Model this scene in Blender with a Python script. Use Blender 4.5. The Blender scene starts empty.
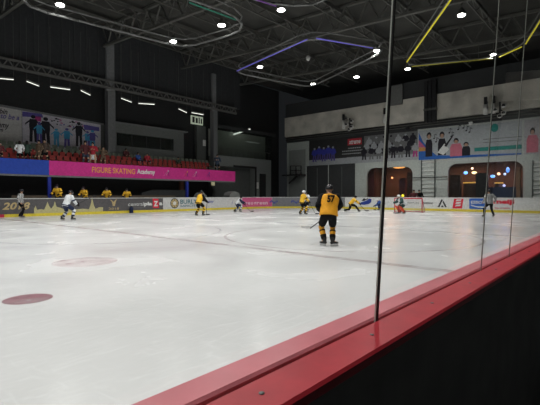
import bpy, bmesh, math, random
from mathutils import Vector, Matrix
random.seed(7)
C = bpy.context.scene.collection
F = 415.0; HX = 195.0; CH = 1.5
TH = math.atan(366/415.0); ST, CT = math.sin(TH), math.cos(TH)
FWD = Vector((CT, ST, 0)); RGT = Vector((ST, -CT, 0))

# ---------------------------------------------------------------- positions
def _uv(px, py): return (px-270.0)/F, (HX-py)/F
def onY(px, py, Y):
    u, v = _uv(px, py); d = FWD + RGT*u
    t = Y/d.y
    return Vector((d.x*t, Y, CH+v*t))
def onX(px, py, X):
    u, v = _uv(px, py); d = FWD + RGT*u
    t = X/d.x
    return Vector((X, d.y*t, CH+v*t))
def onZ(px, py, Z):
    u, v = _uv(px, py); t = (Z-CH)/v
    p = (FWD + RGT*u)*t
    return Vector((p.x, p.y, Z))

# ---------------------------------------------------------------- materials
MATS = {}
def mat(name, col, rough=.6, metal=0, emit=0, var=.12, scale=6.0, spec=.25, ecol=None):
    if name in MATS: return MATS[name]
    m = bpy.data.materials.new(name); m.use_nodes = True
    nt = m.node_tree; b = nt.nodes['Principled BSDF']
    b.inputs['Roughness'].default_value = rough
    b.inputs['Metallic'].default_value = metal
    b.inputs['Specular IOR Level'].default_value = spec
    tc = nt.nodes.new('ShaderNodeTexCoord'); n = nt.nodes.new('ShaderNodeTexNoise')
    n.inputs['Scale'].default_value = scale; n.inputs['Detail'].default_value = 4
    nt.links.new(tc.outputs['Object'], n.inputs['Vector'])
    r = nt.nodes.new('ShaderNodeValToRGB')
    r.color_ramp.elements[0].position = .3; r.color_ramp.elements[1].position = .7
    r.color_ramp.elements[0].color = [c*(1-var) for c in col]+[1]
    r.color_ramp.elements[1].color = [min(1, c*(1+var)) for c in col]+[1]
    nt.links.new(n.outputs['Fac'], r.inputs['Fac']); nt.links.new(r.outputs['Color'], b.inputs['Base Color'])
    if emit:
        b.inputs['Emission Color'].default_value = list(ecol or col)+[1]
        b.inputs['Emission Strength'].default_value = emit
    MATS[name] = m
    return m

def ice_material():
    m = bpy.data.materials.new('ice'); m.use_nodes = True
    nt = m.node_tree; N = nt.nodes; L = nt.links; b = N['Principled BSDF']
    tc = N.new('ShaderNodeTexCoord')
    def noise(scale, det, sc=(1,1,1), rot=0, dist=0):
        mp = N.new('ShaderNodeMapping'); mp.inputs['Scale'].default_value = sc; mp.inputs['Rotation'].default_value = (0,0,rot)
        L.new(tc.outputs['Object'], mp.inputs['Vector'])
        n = N.new('ShaderNodeTexNoise'); n.inputs['Scale'].default_value = scale; n.inputs['Detail'].default_value = det
        n.inputs['Distortion'].default_value = dist
        L.new(mp.outputs['Vector'], n.inputs['Vector']); return n
    def ramp(src, p0, p1, c0, c1):
        r = N.new('ShaderNodeValToRGB'); e = r.color_ramp.elements
        e[0].position = p0; e[1].position = p1; e[0].color = c0; e[1].color = c1
        L.new(src, r.inputs['Fac']); return r
    def g(v): return (v, v, v, 1)
    cloud = noise(.35, 6, dist=.6); s1 = noise(1.6, 8, (1, 6, 1), .5, 2.2); s2 = noise(1.9, 8, (5, 1, 1), .9, 2.0); s3 = noise(6, 8, (1, 9, 1), 1.9, 1.5)
    base = ramp(cloud.outputs['Fac'], .2, .8, (.62, .625, .63, 1), (.76, .765, .77, 1))
    sc1 = ramp(s1.outputs['Fac'], .55, .78, g(0), g(1)); sc2 = ramp(s2.outputs['Fac'], .57, .80, g(0), g(1)); sc3 = ramp(s3.outputs['Fac'], .66, .74, g(0), g(1))
    mx = N.new('ShaderNodeMath'); mx.operation = 'MAXIMUM'
    L.new(sc1.outputs['Color'], mx.inputs[0]); L.new(sc2.outputs['Color'], mx.inputs[1])
    mx0 = mx; mx = N.new('ShaderNodeMath'); mx.operation = 'MAXIMUM'; L.new(mx0.outputs[0], mx.inputs[0]); L.new(sc3.outputs['Color'], mx.inputs[1])
    ml = N.new('ShaderNodeMath'); ml.operation = 'MULTIPLY'; ml.inputs[1].default_value = .42
    L.new(mx.outputs[0], ml.inputs[0])
    mix = N.new('ShaderNodeMix'); mix.data_type = 'RGBA'
    L.new(ml.outputs[0], mix.inputs['Factor']); L.new(base.outputs['Color'], mix.inputs['A']); mix.inputs['B'].default_value = (.9, .92, .92, 1)
    L.new(mix.outputs['Result'], b.inputs['Base Color'])
    rr = ramp(cloud.outputs['Fac'], .2, .85, g(.14), g(.36)); L.new(rr.outputs['Color'], b.inputs['Roughness'])
    bp = N.new('ShaderNodeBump'); bp.inputs['Strength'].default_value = .12; bp.inputs['Distance'].default_value = .02
    hn = noise(5, 4, (1, 3, 1), .6, .8); L.new(hn.outputs['Fac'], bp.inputs['Height']); L.new(bp.outputs['Normal'], b.inputs['Normal'])
    b.inputs['IOR'].default_value = 1.31
    return m

def paint_material(name, col, alpha):
    """worn paint seen through the ice surface"""
    m = bpy.data.materials.new(name); m.use_nodes = True
    nt = m.node_tree; N = nt.nodes; L = nt.links; b = N['Principled BSDF']
    b.inputs['Base Color'].default_value = list(col)+[1]; b.inputs['Roughness'].default_value = .3
    n = N.new('ShaderNodeTexNoise'); n.inputs['Scale'].default_value = 1.6; n.inputs['Detail'].default_value = 6
    tc = N.new('ShaderNodeTexCoord'); L.new(tc.outputs['Object'], n.inputs['Vector'])
    r = N.new('ShaderNodeValToRGB'); e = r.color_ramp.elements
    e[0].position = .35; e[1].position = .6; e[0].color = (alpha*.3,)*3+(1,); e[1].color = (alpha,)*3+(1,)
    L.new(n.outputs['Fac'], r.inputs['Fac']); L.new(r.outputs['Color'], b.inputs['Alpha'])
    return m

def glass_material(name, tint=(.945, .945, .94), refl=1.0):
    m = bpy.data.materials.new(name); m.use_nodes = True
    nt = m.node_tree; N = nt.nodes; L = nt.links
    N.remove(N['Principled BSDF']); out = N['Material Output']
    tr = N.new('ShaderNodeBsdfTransparent'); tr.inputs['Color'].default_value = list(tint)+[1]
    gl = N.new('ShaderNodeBsdfGlossy'); gl.inputs['Roughness'].default_value = .02
    fr = N.new('ShaderNodeFresnel'); fr.inputs['IOR'].default_value = 1.3
    mu = N.new('ShaderNodeMath'); mu.operation = 'MULTIPLY'; mu.inputs[1].default_value = refl
    mx = N.new('ShaderNodeMixShader'); L.new(fr.outputs[0], mu.inputs[0])
    ge = N.new('ShaderNodeNewGeometry'); inv = N.new('ShaderNodeMath'); inv.operation = 'SUBTRACT'; inv.inputs[0].default_value = 1
    L.new(ge.outputs['Backfacing'], inv.inputs[1]); m3 = N.new('ShaderNodeMath'); m3.operation = 'MULTIPLY'
    L.new(mu.outputs[0], m3.inputs[0]); L.new(inv.outputs[0], m3.inputs[1]); L.new(m3.outputs[0], mx.inputs[0])
    L.new(tr.outputs[0], mx.inputs[1]); L.new(gl.outputs[0], mx.inputs[2])
    df = N.new('ShaderNodeBsdfDiffuse'); df.inputs['Color'].default_value = (.7, .75, .72, 1)
    n = N.new('ShaderNodeTexNoise'); n.inputs['Scale'].default_value = 3; n.inputs['Detail'].default_value = 5
    r = N.new('ShaderNodeMapRange'); r.inputs['To Min'].default_value = .004; r.inputs['To Max'].default_value = .022
    L.new(n.outputs['Fac'], r.inputs['Value'])
    m2 = N.new('ShaderNodeMixShader'); L.new(r.outputs[0], m2.inputs[0]); L.new(mx.outputs[0], m2.inputs[1]); L.new(df.outputs[0], m2.inputs[2])
    L.new(m2.outputs[0], out.inputs['Surface'])
    return m

# ---------------------------------------------------------------- mesh builder
class MB:
    def __init__(s): s.v = []; s.f = []; s.m = []; s.mats = []; s.smooth = []
    def mi(s, m):
        if m not in s.mats: s.mats.append(m)
        return s.mats.index(m)
    def add(s, vs, fs, m, sm=False):
        o = len(s.v); s.v += [Vector(p) for p in vs]; k = s.mi(m)
        for f in fs: s.f.append([i+o for i in f]); s.m.append(k); s.smooth.append(sm)
        return s
    def box(s, a, b, m):
        x0, x1 = sorted((a[0], b[0])); y0, y1 = sorted((a[1], b[1])); z0, z1 = sorted((a[2], b[2]))
        vs = [(x, y, z) for x in (x0, x1) for y in (y0, y1) for z in (z0, z1)]
        return s.add(vs, [(0,1,3,2),(4,6,7,5),(0,4,5,1),(2,3,7,6),(0,2,6,4),(1,5,7,3)], m)
    def prism(s, pts, off, m):
        """pts: planar outline, off: extrusion vector"""
        n = len(pts); off = Vector(off)
        vs = [Vector(p) for p in pts]+[Vector(p)+off for p in pts]
        fs = [list(range(n))[::-1], list(range(n, 2*n))]+[(i, (i+1) % n, (i+1) % n+n, i+n) for i in range(n)]
        return s.add(vs, fs, m)
    def loft(s, pts, rad, m, seg=10, side=None, caps=True):
        """tapered tube through pts; rad: list of r or (rx, ry), rx along side"""
        pts = [Vector(p) for p in pts]; n = len(pts)
        rad = [r if isinstance(r, tuple) else (r, r) for r in rad]
        T = []
        for i in range(n):
            t = pts[min(i+1, n-1)]-pts[max(i-1, 0)]
            T.append(t.normalized() if t.length > 1e-9 else Vector((0, 0, 1)))
        rings = []
        def frame(t):
            sd = Vector(side) if side is not None else (Vector((0, 0, 1)) if abs(t.z) < .9 else Vector((1, 0, 0)))
            sd = sd-t*sd.dot(t)
            if sd.length < 1e-4: sd = Vector((0, 1, 0))-t*t.y
            sd.normalize(); return sd, t.cross(sd)
        seq = []
        if caps:
            rc = min(rad[0]); seq += [(pts[0]-T[0]*rc*.75, (rad[0][0]*.35, rad[0][1]*.35), T[0]), (pts[0]-T[0]*rc*.45, (rad[0][0]*.78, rad[0][1]*.78), T[0])]
        seq += [(pts[i], rad[i], T[i]) for i in range(n)]
        if caps:
            rc = min(rad[-1]); seq += [(pts[-1]+T[-1]*rc*.45, (rad[-1][0]*.78, rad[-1][1]*.78), T[-1]), (pts[-1]+T[-1]*rc*.75, (rad[-1][0]*.35, rad[-1][1]*.35), T[-1])]
        vs = []
        for p, r, t in seq:
            a, b = frame(t)
            for k in range(seg):
                w = 2*math.pi*k/seg; vs.append(p+a*r[0]*math.cos(w)+b*r[1]*math.sin(w))
        fs = []
        for i in range(len(seq)-1):
            for k in range(seg):
                k2 = (k+1) % seg; fs.append((i*seg+k, i*seg+k2, (i+1)*seg+k2, (i+1)*seg+k))
        fs.append(tuple(range(seg))[::-1]); fs.append(tuple((len(seq)-1)*seg+k for k in range(seg)))
        return s.add(vs, fs, m, True)
    def ball(s, c, r, m, seg=12, rings=8, zmin=-1.0, rot=None):
        r = (r, r, r) if not isinstance(r, tuple) else r
        c = Vector(c); vs = []; fs = []
        zs = [zmin+(1-zmin)*(i/rings) for i in range(rings+1)] if zmin > -1 else [-math.cos(math.pi*i/rings) for i in range(rings+1)]
        for z in zs:
            q = math.sqrt(max(0, 1-z*z)); q = max(q, .001)
            for k in range(seg):
                w = 2*math.pi*k/seg; p = Vector((r[0]*q*math.cos(w), r[1]*q*math.sin(w), r[2]*z))
                if rot is not None: p = rot @ p
                vs.append(c+p)
        for i in range(rings):
            for k in range(seg):
                k2 = (k+1) % seg; fs.append((i*seg+k, i*seg+k2, (i+1)*seg+k2, (i+1)*seg+k))
        fs.append(tuple(range(seg))[::-1]); fs.append(tuple(rings*seg+k for k in range(seg)))
        return s.add(vs, fs, m, True)
    def bar(s, a, b, w, m, seg=4):
        return s.loft([a, b], [w, w], m, seg, caps=False) if seg > 4 else s._bar(a, b, w, m)
    def _bar(s, a, b, w, m):
        a = Vector(a); b = Vector(b); t = (b-a).normalized()
        u = Vector((0, 0, 1)) if abs(t.z) < .95 else Vector((1, 0, 0)); x = t.cross(u).normalized(); y = t.cross(x)
        if not isinstance(w, tuple): w = (w, w)
        vs = [p+x*w[0]*i+y*w[1]*j for p in (a, b) for i, j in ((-1,-1),(1,-1),(1,1),(-1,1))]
        return s.add(vs, [(0,3,2,1),(4,5,6,7),(0,1,5,4),(1,2,6,5),(2,3,7,6),(3,0,4,7)], m)
    def text(s, txt, o, ux, uy, w, h, m, depth=.004, shear=0, bold=0):
        """writing fitted into w x h with lower left corner o, along ux, up uy"""
        cu = bpy.data.curves.new('t', 'FONT'); cu.body = txt; cu.extrude = 0; cu.shear = shear; cu.offset = bold; cu.resolution_u = 3
        ob = bpy.data.objects.new('t', cu); C.objects.link(ob)
        dg = bpy.context.evaluated_depsgraph_get(); dg.update()
        me = bpy.data.meshes.new_from_object(ob.evaluated_get(dg))
        bpy.data.objects.remove(ob); bpy.data.curves.remove(cu)
        if not me.vertices: return s
        xs = [v.co.x for v in me.vertices]; ys = [v.co.y for v in me.vertices]
        x0, x1, y0, y1 = min(xs), max(xs), min(ys), max(ys)
        sx = w/(x1-x0); sy = h/(y1-y0); o = Vector(o); ux = Vector(ux); uy = Vector(uy); nn = ux.cross(uy)
        vs = [o+ux*((v.co.x-x0)*sx)+uy*((v.co.y-y0)*sy)+nn*depth for v in me.vertices]
        s.add(vs, [tuple(p.vertices) for p in me.polygons], m)
        bpy.data.meshes.remove(me)
        return s
    def build(s, name, parent=None):
        me = bpy.data.meshes.new(name); me.from_pydata([tuple(v) for v in s.v], [], s.f)
        for m in s.mats: me.materials.append(m)
        for p, k, sm in zip(me.polygons, s.m, s.smooth): p.material_index = k; p.use_smooth = sm
        me.update(); me.validate()
        bm = bmesh.new(); bm.from_mesh(me); bmesh.ops.recalc_face_normals(bm, faces=bm.faces); bm.to_mesh(me); bm.free()
        o = bpy.data.objects.new(name, me); C.objects.link(o)
        if parent is not None: o.parent = parent
        return o

def tag(o, label=None, cat=None, group=None, kind=None):
    if label: o['label'] = label
    if cat: o['category'] = cat
    if group: o['group'] = group
    if kind: o['kind'] = kind
    return o
def thing(name, label, cat, loc=(0,0,0), rotz=0, group=None):
    o = bpy.data.objects.new(name, None); C.objects.link(o); o.empty_display_size = .2
    o.location = loc; o.rotation_euler = (0, 0, rotz)
    return tag(o, label, cat, group)
def struct(o): o['kind'] = 'structure'; return o
def copy_tree(o, parent=None):
    c = o.copy(); C.objects.link(c)
    if parent is not None: c.parent = parent
    for ch in list(o.children): copy_tree(ch, c)
    return c

# palette
M_white = mat('white_paint', (.72, .73, .72), .5)
M_cap = mat('board_cap_white', (.75, .76, .75), .45)
M_grey = mat('board_grey', (.105, .10, .105), .5)
M_midgrey = mat('board_mid_grey', (.20, .205, .22), .5)
M_yel = mat('kick_strip_yellow', (.72, .58, .06), .45)
M_red = mat('kick_strip_red', (.55, .04, .08), .45)
M_gold = mat('gold_print', (.52, .40, .20), .5)
M_sky = mat('skyline_print', (.50, .46, .24), .5)
M_black = mat('black_print', (.02, .02, .022), .5)
M_dark = mat('dark_wall', (.022, .023, .024), .8)
M_dark2 = mat('dark_panel', (.045, .048, .05), .8)
M_char = mat('charcoal_wall', (.10, .108, .105), .8)
M_col = mat('column_grey', (.17, .175, .18), .7)
M_steel = mat('dark_steel', (.13, .13, .12), .5, .3)
M_steel2 = mat('hoop_metal', (.20, .205, .20), .45, .3)
M_conc = mat('concrete', (.58, .56, .50), .85, var=.25, scale=.7)
M_wall = mat('end_wall_paint', (.48, .52, .495), .7)
M_pink = mat('banner_pink', (.62, .035, .26), .5)
M_blue = mat('banner_blue', (.025, .07, .42), .5)
M_post = mat('post_blue', (.02, .035, .30), .45)
M_orange = mat('banner_orange_letter', (.85, .38, .08), .5)
M_pwhite = mat('poster_white', (.42, .42, .44), .6)

# ---------------------------------------------------------------- camera
cd = bpy.data.cameras.new('camera'); cam = bpy.data.objects.new('camera', cd); C.objects.link(cam)
cd.sensor_width = 36; cd.lens = F/540*36; cd.clip_start = .02; cd.clip_end = 300
pitch = math.atan(7.5/F)
cam.location = (0, 0, CH); cam.rotation_euler = (math.pi/2-pitch, 0, TH-math.pi/2)
bpy.context.scene.camera = cam

# ---------------------------------------------------------------- setting: ice, hall shell
HC = .36; RZ = CH-HC                    # near rail top
A_IN, A_SEAM, A_OUT = 1.81*HC, 1.566*HC, 1.242*HC
SY, EX, RAD = 31.8, 40.0, 8.5
X0 = -24.0
o = MB().add([(X0, A_IN-.02, 0), (EX+.1, A_IN-.02, 0), (EX+.1, SY+.1, 0), (X0, SY+.1, 0)], [(0,1,2,3)], ice_material()).build('floor'); struct(o)
o = MB().box((X0-4, -9, -.2), (62, 44, -.02), M_dark2).build('floor_concourse'); o.name = 'floor'; struct(o)
def roofz(y): return 13.9+.055*y
# far side back wall
BWY = 37.6
struct(MB().box((X0, BWY, 0), (44.5, BWY+.3, roofz(BWY)), M_dark).build('wall_far_side'))
struct(MB().box((X0, -9, 0), (62, -9.3, 14), M_dark).build('wall_near_side'))
struct(MB().box((X0, -9, 0), (X0-.3, BWY, 16), M_dark).build('wall_left'))
rf = MB(); rf.prism([(X0, -9, roofz(-9)+.25), (X0, BWY+.3, roofz(BWY)+.25), (62, BWY+.3, roofz(BWY)+.25), (62, -9, roofz(-9)+.25)], (0, 0, .2), mat('roof_deck', (.045, .045, .041), .9, var=.3, scale=.5))
struct(rf.build('ceiling'))

# markings painted under the ice (slightly proud sheets)
def ring(cx, cy, r0, r1, z, n=64, a0=0, a1=2*math.pi):
    vs = []; fs = []
    for i in range(n+1):
        a = a0+(a1-a0)*i/n
        vs += [(cx+r0*math.cos(a), cy+r0*math.sin(a), z), (cx+r1*math.cos(a), cy+r1*math.sin(a), z)]
    for i in range(n): fs.append((2*i, 2*i+1, 2*i+3, 2*i+2))
    return vs, fs
P_line = paint_material('ice_line_paint', (.42, .32, .33), .42)
P_blue = paint_material('ice_blue_line_paint', (.38, .39, .43), .34)
P_spot = paint_material('ice_spot_paint', (.34, .15, .18), .8)
P_faint = paint_material('ice_faint_paint', (.62, .42, .44), .35)
def marking(name, vs, fs, m): struct(MB().add(vs, fs, m).build(name))
marking('trim_1', [(8.3, .7, .003), (8.6, .7, .003), (8.6, 31.7, .003), (8.3, 31.7, .003)], [(0,1,2,3)], P_line)
marking('trim_2', [(17.0, .7, .003), (17.3, .7, .003), (17.3, 31.7, .003), (17.0, 31.7, .003)], [(0,1,2,3)], P_blue)
c = onZ(27, 299.5, 0); v, f = ring(c.x, c.y, 0, .32, .004); marking('trim_3', v, f, P_spot)
c = onZ(85, 262, 0); v, f = ring(c.x, c.y, 0, .68, .004); marking('trim_4', v, f, P_faint)
v, f = ring(8.45, 16.2, 4.45, 4.55, .005); marking('trim_5', v, f, P_blue)
v, f = ring(13.4, 8.0, 4.45, 4.55, .005); marking('trim_6', v, f, P_line)
v, f = ring(30.0, 22.5, 4.45, 4.55, .005); marking('trim_7', v, f, P_line)
marking('trim_8', [(36.3, .7, .003), (36.4, .7, .003), (36.4, 31.7, .003), (36.3, 31.7, .003)], [(0,1,2,3)], P_line)

# ---------------------------------------------------------------- far dasher boards
BH = 1.27
def corner(cx, cy, r, a0, a1, n=14): return [(cx+r*math.cos(a0+(a1-a0)*i/n), cy+r*math.sin(a0+(a1-a0)*i/n)) for i in range(n+1)]
side_p = [(X0+.5, SY), (EX-RAD, SY)]
corn_p = corner(EX-RAD, SY-RAD, RAD, math.pi/2, 0)
end_p = [(EX, SY-RAD), (EX, 5.0)]
ncor_p = corner(EX-4.3, 5.0, 4.3, 0, -math.pi/2, 10)
def sweep(b, path, z0, z1, din, dout, m):
    """vertical band following path; inner side is to the right of travel"""
    P = [Vector((x, y, 0)) for x, y in path]; n = len(P); vs = []; fs = []
    for i in range(n):
        t = (P[min(i+1, n-1)]-P[max(i-1, 0)]).normalized(); nr = Vector((t.y, -t.x, 0))
        a = P[i]+nr*din; c_ = P[i]-nr*dout
        vs += [(a.x, a.y, z0), (a.x, a.y, z1), (c_.x, c_.y, z1), (c_.x, c_.y, z0)]
    for i in range(n-1):
        for k in range(4): k2 = (k+1) % 4; fs.append((4*i+k, 4*i+k2, 4*i+4+k2, 4*i+4+k))
    fs += [(3,2,1,0), tuple(4*(n-1)+k for k in range(4))]
    b.add(vs, fs, m)
bd = thing('dasher_boards', 'long advert covered rink boards round the far side, corner and end of the ice', 'rink boards', (0, SY, 0))
def inb(m, name, p=bd):
    o = m.build(name, p); o.matrix_parent_inverse = Matrix.Translation((0, -SY, 0)); return o
full = side_p[:1]+corn_p+end_p[1:]+ncor_p[1:]
b = MB(); sweep(b, full, .0, BH-.04, 0, .12, M_white); inb(b, 'board_wall')
b = MB(); sweep(b, full, BH-.04, BH, .03, .15, M_cap); inb(b, 'cap_rail')
xr = onY(4, 215, SY).x
b = MB(); sweep(b, [(xr, SY)]+full[1:], .0, .2, .025, -.001, M_yel)
sweep(b, [(X0+.5, SY), (xr, SY)], .0, .2, .025, -.001, M_red); inb(b, 'kick_strip')

UX, UY = Vector((1, 0, 0)), Vector((0, 0, 1))
EXX = Vector((0, -1, 0))
def side_x(px, Y=SY): return onY(px, 195, Y).x
def end_y(px, X=EX): return onX(px, 195, X).y
ZT, ZB = BH-.05, .2
def sz(px, py): return onY(px, py, SY).z
def side_panel(px0, px1, m, name='advert_panel'):
    b = MB(); x0 = side_x(px0) if px0 is not None else X0+.5
    b.box((x0, SY-.012, ZB), (side_x(px1), SY, ZT), m); return inb(b, name)
def end_panel(px0, px1, z0, z1, m, name='advert_panel'):
    b = MB(); b.box((EX-.012, end_y(px0), z0), (EX, end_y(px1), z1), m); return inb(b, name)
def side_text(b, txt, px0, px1, z0, z1, m, sh=0, bold=0):
    x0, x1 = side_x(px0), side_x(px1)
    b.text(txt, (x0, SY-.012, z0), UX, UY, x1-x0, z1-z0, m, .006, sh, bold)
def end_text(b, txt, px0, px1, z0, z1, m, sh=0, bold=0, base=.012):
    y0, y1 = end_y(px0), end_y(px1)
    b.text(txt, (EX-base, y0, z0), EXX, UY, y0-y1, z1-z0, m, .006, sh, bold)
def child_of(m, name, par):
    o = m.build(name); o.parent = par; return o

# grey advert with year and skyline
p = side_panel(None, 163, M_grey)
b = MB(); side_text(b, '2018', 2, 30, .50, 1.00, M_gold, .25, .03); child_of(b, 'year_lettering', p)
sky = [(34,214),(34,209),(35.5,206),(37,210),(41,209.5),(44,210),(46,206),(47.5,202),(49,206),(51,209),(53.5,206),(54.8,201.5),(56.5,207),(60,208),(64,209.5),(68,209),(72,210),(78,209.5),(82,209),(89,209.5),(90.5,205),(91.3,202),(92,197.5),(93,202),(94,206),(95.5,209),(99,207.5),(103,207.5),(103,214)]
pts = [onY(x, y-.3, SY-.018) for x, y in sky]
for q in pts: q.z = max(q.z, .2)
b = MB()
# fill under the outline column by column
for i in range(1, len(pts)-2):
    a_, c_ = pts[i], pts[i+1]
    if c_.x-a_.x > 1e-3: b.prism([(a_.x, a_.y, .2), (c_.x, c_.y, .2), tuple(c_), tuple(a_)], (0, .004, 0), M_sky)
child_of(b, 'skyline_print', p)
b = MB(); side_text(b, '2018', 108.5, 119, .30, .48, M_gold)
def px_poly(b, pts, Y, m, th=.004): b.prism([onY(x, y, Y) for x, y in pts], (0, th, 0), m)
px_poly(b, [(112.8,206),(112,202),(110,199.5),(111.5,200),(113.5,202),(115.5,200),(117.2,198.8),(115.8,201.5),(114.8,206)], SY-.018, M_gold)
child_of(b, 'emblem_print', p)
b = MB(); side_text(b, 'central', 128, 143.5, .58, .88, M_white); child_of(b, 'word_lettering', p); b = MB(); side_text(b, 'pla', 144, 152, .50, .90, M_white, 0, .05)
child_of(b, 'word_lettering', p); b = MB(); side_text(b, 'a', 159, 162.3, .58, .84, M_white, 0, .05)
child_of(b, 'word_lettering', p); b = MB()
b.box((side_x(129), SY-.018, .40), (side_x(146), SY-.013, .43), M_midgrey)
child_of(b, 'small_print', p)
b = MB(); Mr = mat('logo_red', (.70, .03, .06), .5); b.prism([onY(152.7,198.5,SY-.016), onY(158.3,198.9,SY-.016), onY(159,208,SY-.016), onY(153,208,SY-.016)], (0,.003,0), Mr)
side_text(b, 'Z', 153.6, 157.9, .50, .98, M_white, 0, .06); child_of(b, 'red_z_tile', p)
# white advert with round badge
p = side_panel(163.3, 241.0, mat('advert_white', (.62, .62, .62), .5))
b = MB(); M_teal = mat('teal_print', (.05, .17, .20), .5)
cx, r = side_x(174.5), .46
for rr, m, dd in ((.47, M_black, .014), (.40, M_gold, .017), (.17, M_white, .020)):
    b.prism([(cx+rr*math.cos(a*math.pi/8), SY-dd, .74+rr*math.sin(a*math.pi/8)) for a in range(16)], (0, .002, 0), m)
for a in range(8): b.prism([(cx+q*math.cos(a*math.pi/4+w), SY-.022, .74+q*math.sin(a*math.pi/4+w)) for q, w in ((.19,-.1),(.39,-.05),(.39,.05),(.19,.1))], (0,.002,0), M_black)
child_of(b, 'round_badge', p)
b = MB(); side_text(b, 'BURLY', 180.2, 197, .66, 1.08, M_teal, 0, .02); side_text(b, 'SANCTITY', 180.2, 200, .38, .58, M_teal, 0, .02); child_of(b, 'teal_lettering', p)
b = MB(); M_ink = mat('logo_blue', (.05, .07, .32), .5)
side_text(b, 'easy', 207, 214, .66, .92, M_ink, .4, .02)
child_of(b, 'blue_lettering', p); b = MB(); side_text(b, 'i', 231.5, 233, .55, .95, M_ink, .4); child_of(b, 'small_blue_logo', p)
# pink advert, bent round the start of the corner
def arc_angle(px):
    best = min(range(1, 600), key=lambda k: abs(_pxof(arcp0(math.pi/2*k/600))-px)); return math.pi/2*best/600
def arcp0(a, r=RAD): return Vector((EX-RAD+r*math.cos(a), SY-RAD+r*math.sin(a), 0))
def _pxof(v): return 270+F*(v.dot(RGT)/v.dot(FWD))
def arc_path(p0, p1, n=10):
    a0 = math.pi/2 if p0 is None else arc_angle(p0); a1 = 0 if p1 is None else arc_angle(p1)
    return [tuple(arcp0(a0+(a1-a0)*i/n).xy) for i in range(n+1)]
b = MB(); sweep(b, arc_path(242, 272), ZB, ZT, .014, 0, mat('advert_pink', (.62, .12, .27), .5)); p = inb(b, 'advert_panel')
b = MB(); M_pp = mat('pale_pink_print', (.85, .62, .70), .5)
for i, ch in enumerate('geogreen'):
    a0 = arc_angle(245+i*2.9); a1 = arc_angle(245+i*2.9+2.3); v0, v1 = arcp0(a0, RAD-.02), arcp0(a1, RAD-.02); u = (v1-v0)
    b.text(ch, (v0.x, v0.y, .44 if ch not in 'g' else .34), u.normalized(), UY, u.length, .28 if ch != 'g' else .38, M_pp, .004, 0, .02)
child_of(b, 'pale_lettering', p)
# grey corner section with blue prints
arc = [(side_x(272.3), SY)] if side_x(272.3) < EX-RAD else []
gp = [q for q in corn_p]
b = MB(); sweep(b, arc_path(272.2, 345, 16), ZB, ZT, .014, 0, M_midgrey); inb(b, 'advert_panel')
def arcpt(a, r=RAD-.022): return Vector((EX-RAD+r*math.cos(a), SY-RAD+r*math.sin(a), 0))
for a_mid in (1.08, .78, .42):
    b = MB()
    for k in range(7):
        a0 = a_mid+.055-(k*.017); q0, q1 = arcpt(a0), arcpt(a0-.013)
        zz = .62+.10*math.sin(k*1.3)
        b.prism([(q0.x, q0.y, zz), (q1.x, q1.y, zz-.02), (q1.x, q1.y, zz+.22-.02*k), (q0.x, q0.y, zz+.25)], (0, .003, 0), M_ink)
    inb(b, 'blue_logo')
# end board adverts
M_navy = mat('logo_navy', (.03, .06, .30), .5)
b = MB(); y0 = end_y(359); 
def ey_poly(b, pts, X, m, th=.004): b.prism([onX(x, y, X) for x, y in pts], (th, 0, 0), m)
ey_poly(b, [(359.5,204.5),(361,202.3),(364,201.3),(366,200.8),(369,198.6),(371.5,199),(371.3,202),(369,204),(364,204.8)], EX-.012, M_navy)
ey_poly(b, [(361.5,200.6),(364,198.2),(366,199.2),(368,197.8),(368,199),(364,201)], EX-.012, M_black)
inb(b, 'navy_logo')
b = MB(); end_text(b, 'BANDULLI', 422, 433, .64, .82, M_black, 0, .02)
inb(b, 'black_lettering'); b = MB(); end_text(b, 'STADIUM', 403, 419, .66, .78, M_black, 0, .01); inb(b, 'black_lettering')
b = MB(); 
for pl in ([(437.5,207.2),(441.5,199),(443,199.8),(439.5,207.2)], [(443.5,200.6),(447,207.2),(445,207.2),(442.6,202.2)], [(441,207.2),(442,204.8),(444,207.2)]): ey_poly(b, pl, EX-.012, M_dark2)
inb(b, 'triangle_logo')
b = MB(); ey_poly(b, [(452.5,208.5),(454,198.7),(463.5,198.7),(462,208.5)], EX-.012, Mr)
for i in range(3): ey_poly(b, [(455+i*.3,206.5-i*2.6),(456+i*.3,204.8-i*2.6),(461+i*.3,204.4-i*2.6),(460.4+i*.3,206-i*2.6)], EX-.018, M_white)
inb(b, 'red_logo')
M_bl = mat('logo_mid_blue', (.03, .13, .50), .5)
b = MB(); ey_poly(b, [(469.3,208.8),(469.3,198.6),(486.5,198.4),(486.5,209.2)], EX-.012, M_bl)
end_text(b, 'ESSOR', 471, 486, .72, .98, M_white, 0, .03, .016)
ey_poly(b, [(471,204.5),(476,206.2),(484,206.6),(486.3,206.8),(486.3,208),(478,207.6),(471,205.8)], EX-.018, M_white); inb(b, 'blue_logo')
b = MB(); end_text(b, 'meiji', 493.5, 514.5, .62, 1.12, Mr, 0, .05); end_text(b, 'ice cream', 495, 509.5, .32, .46, Mr, 0, .02); inb(b, 'red_lettering')

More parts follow.
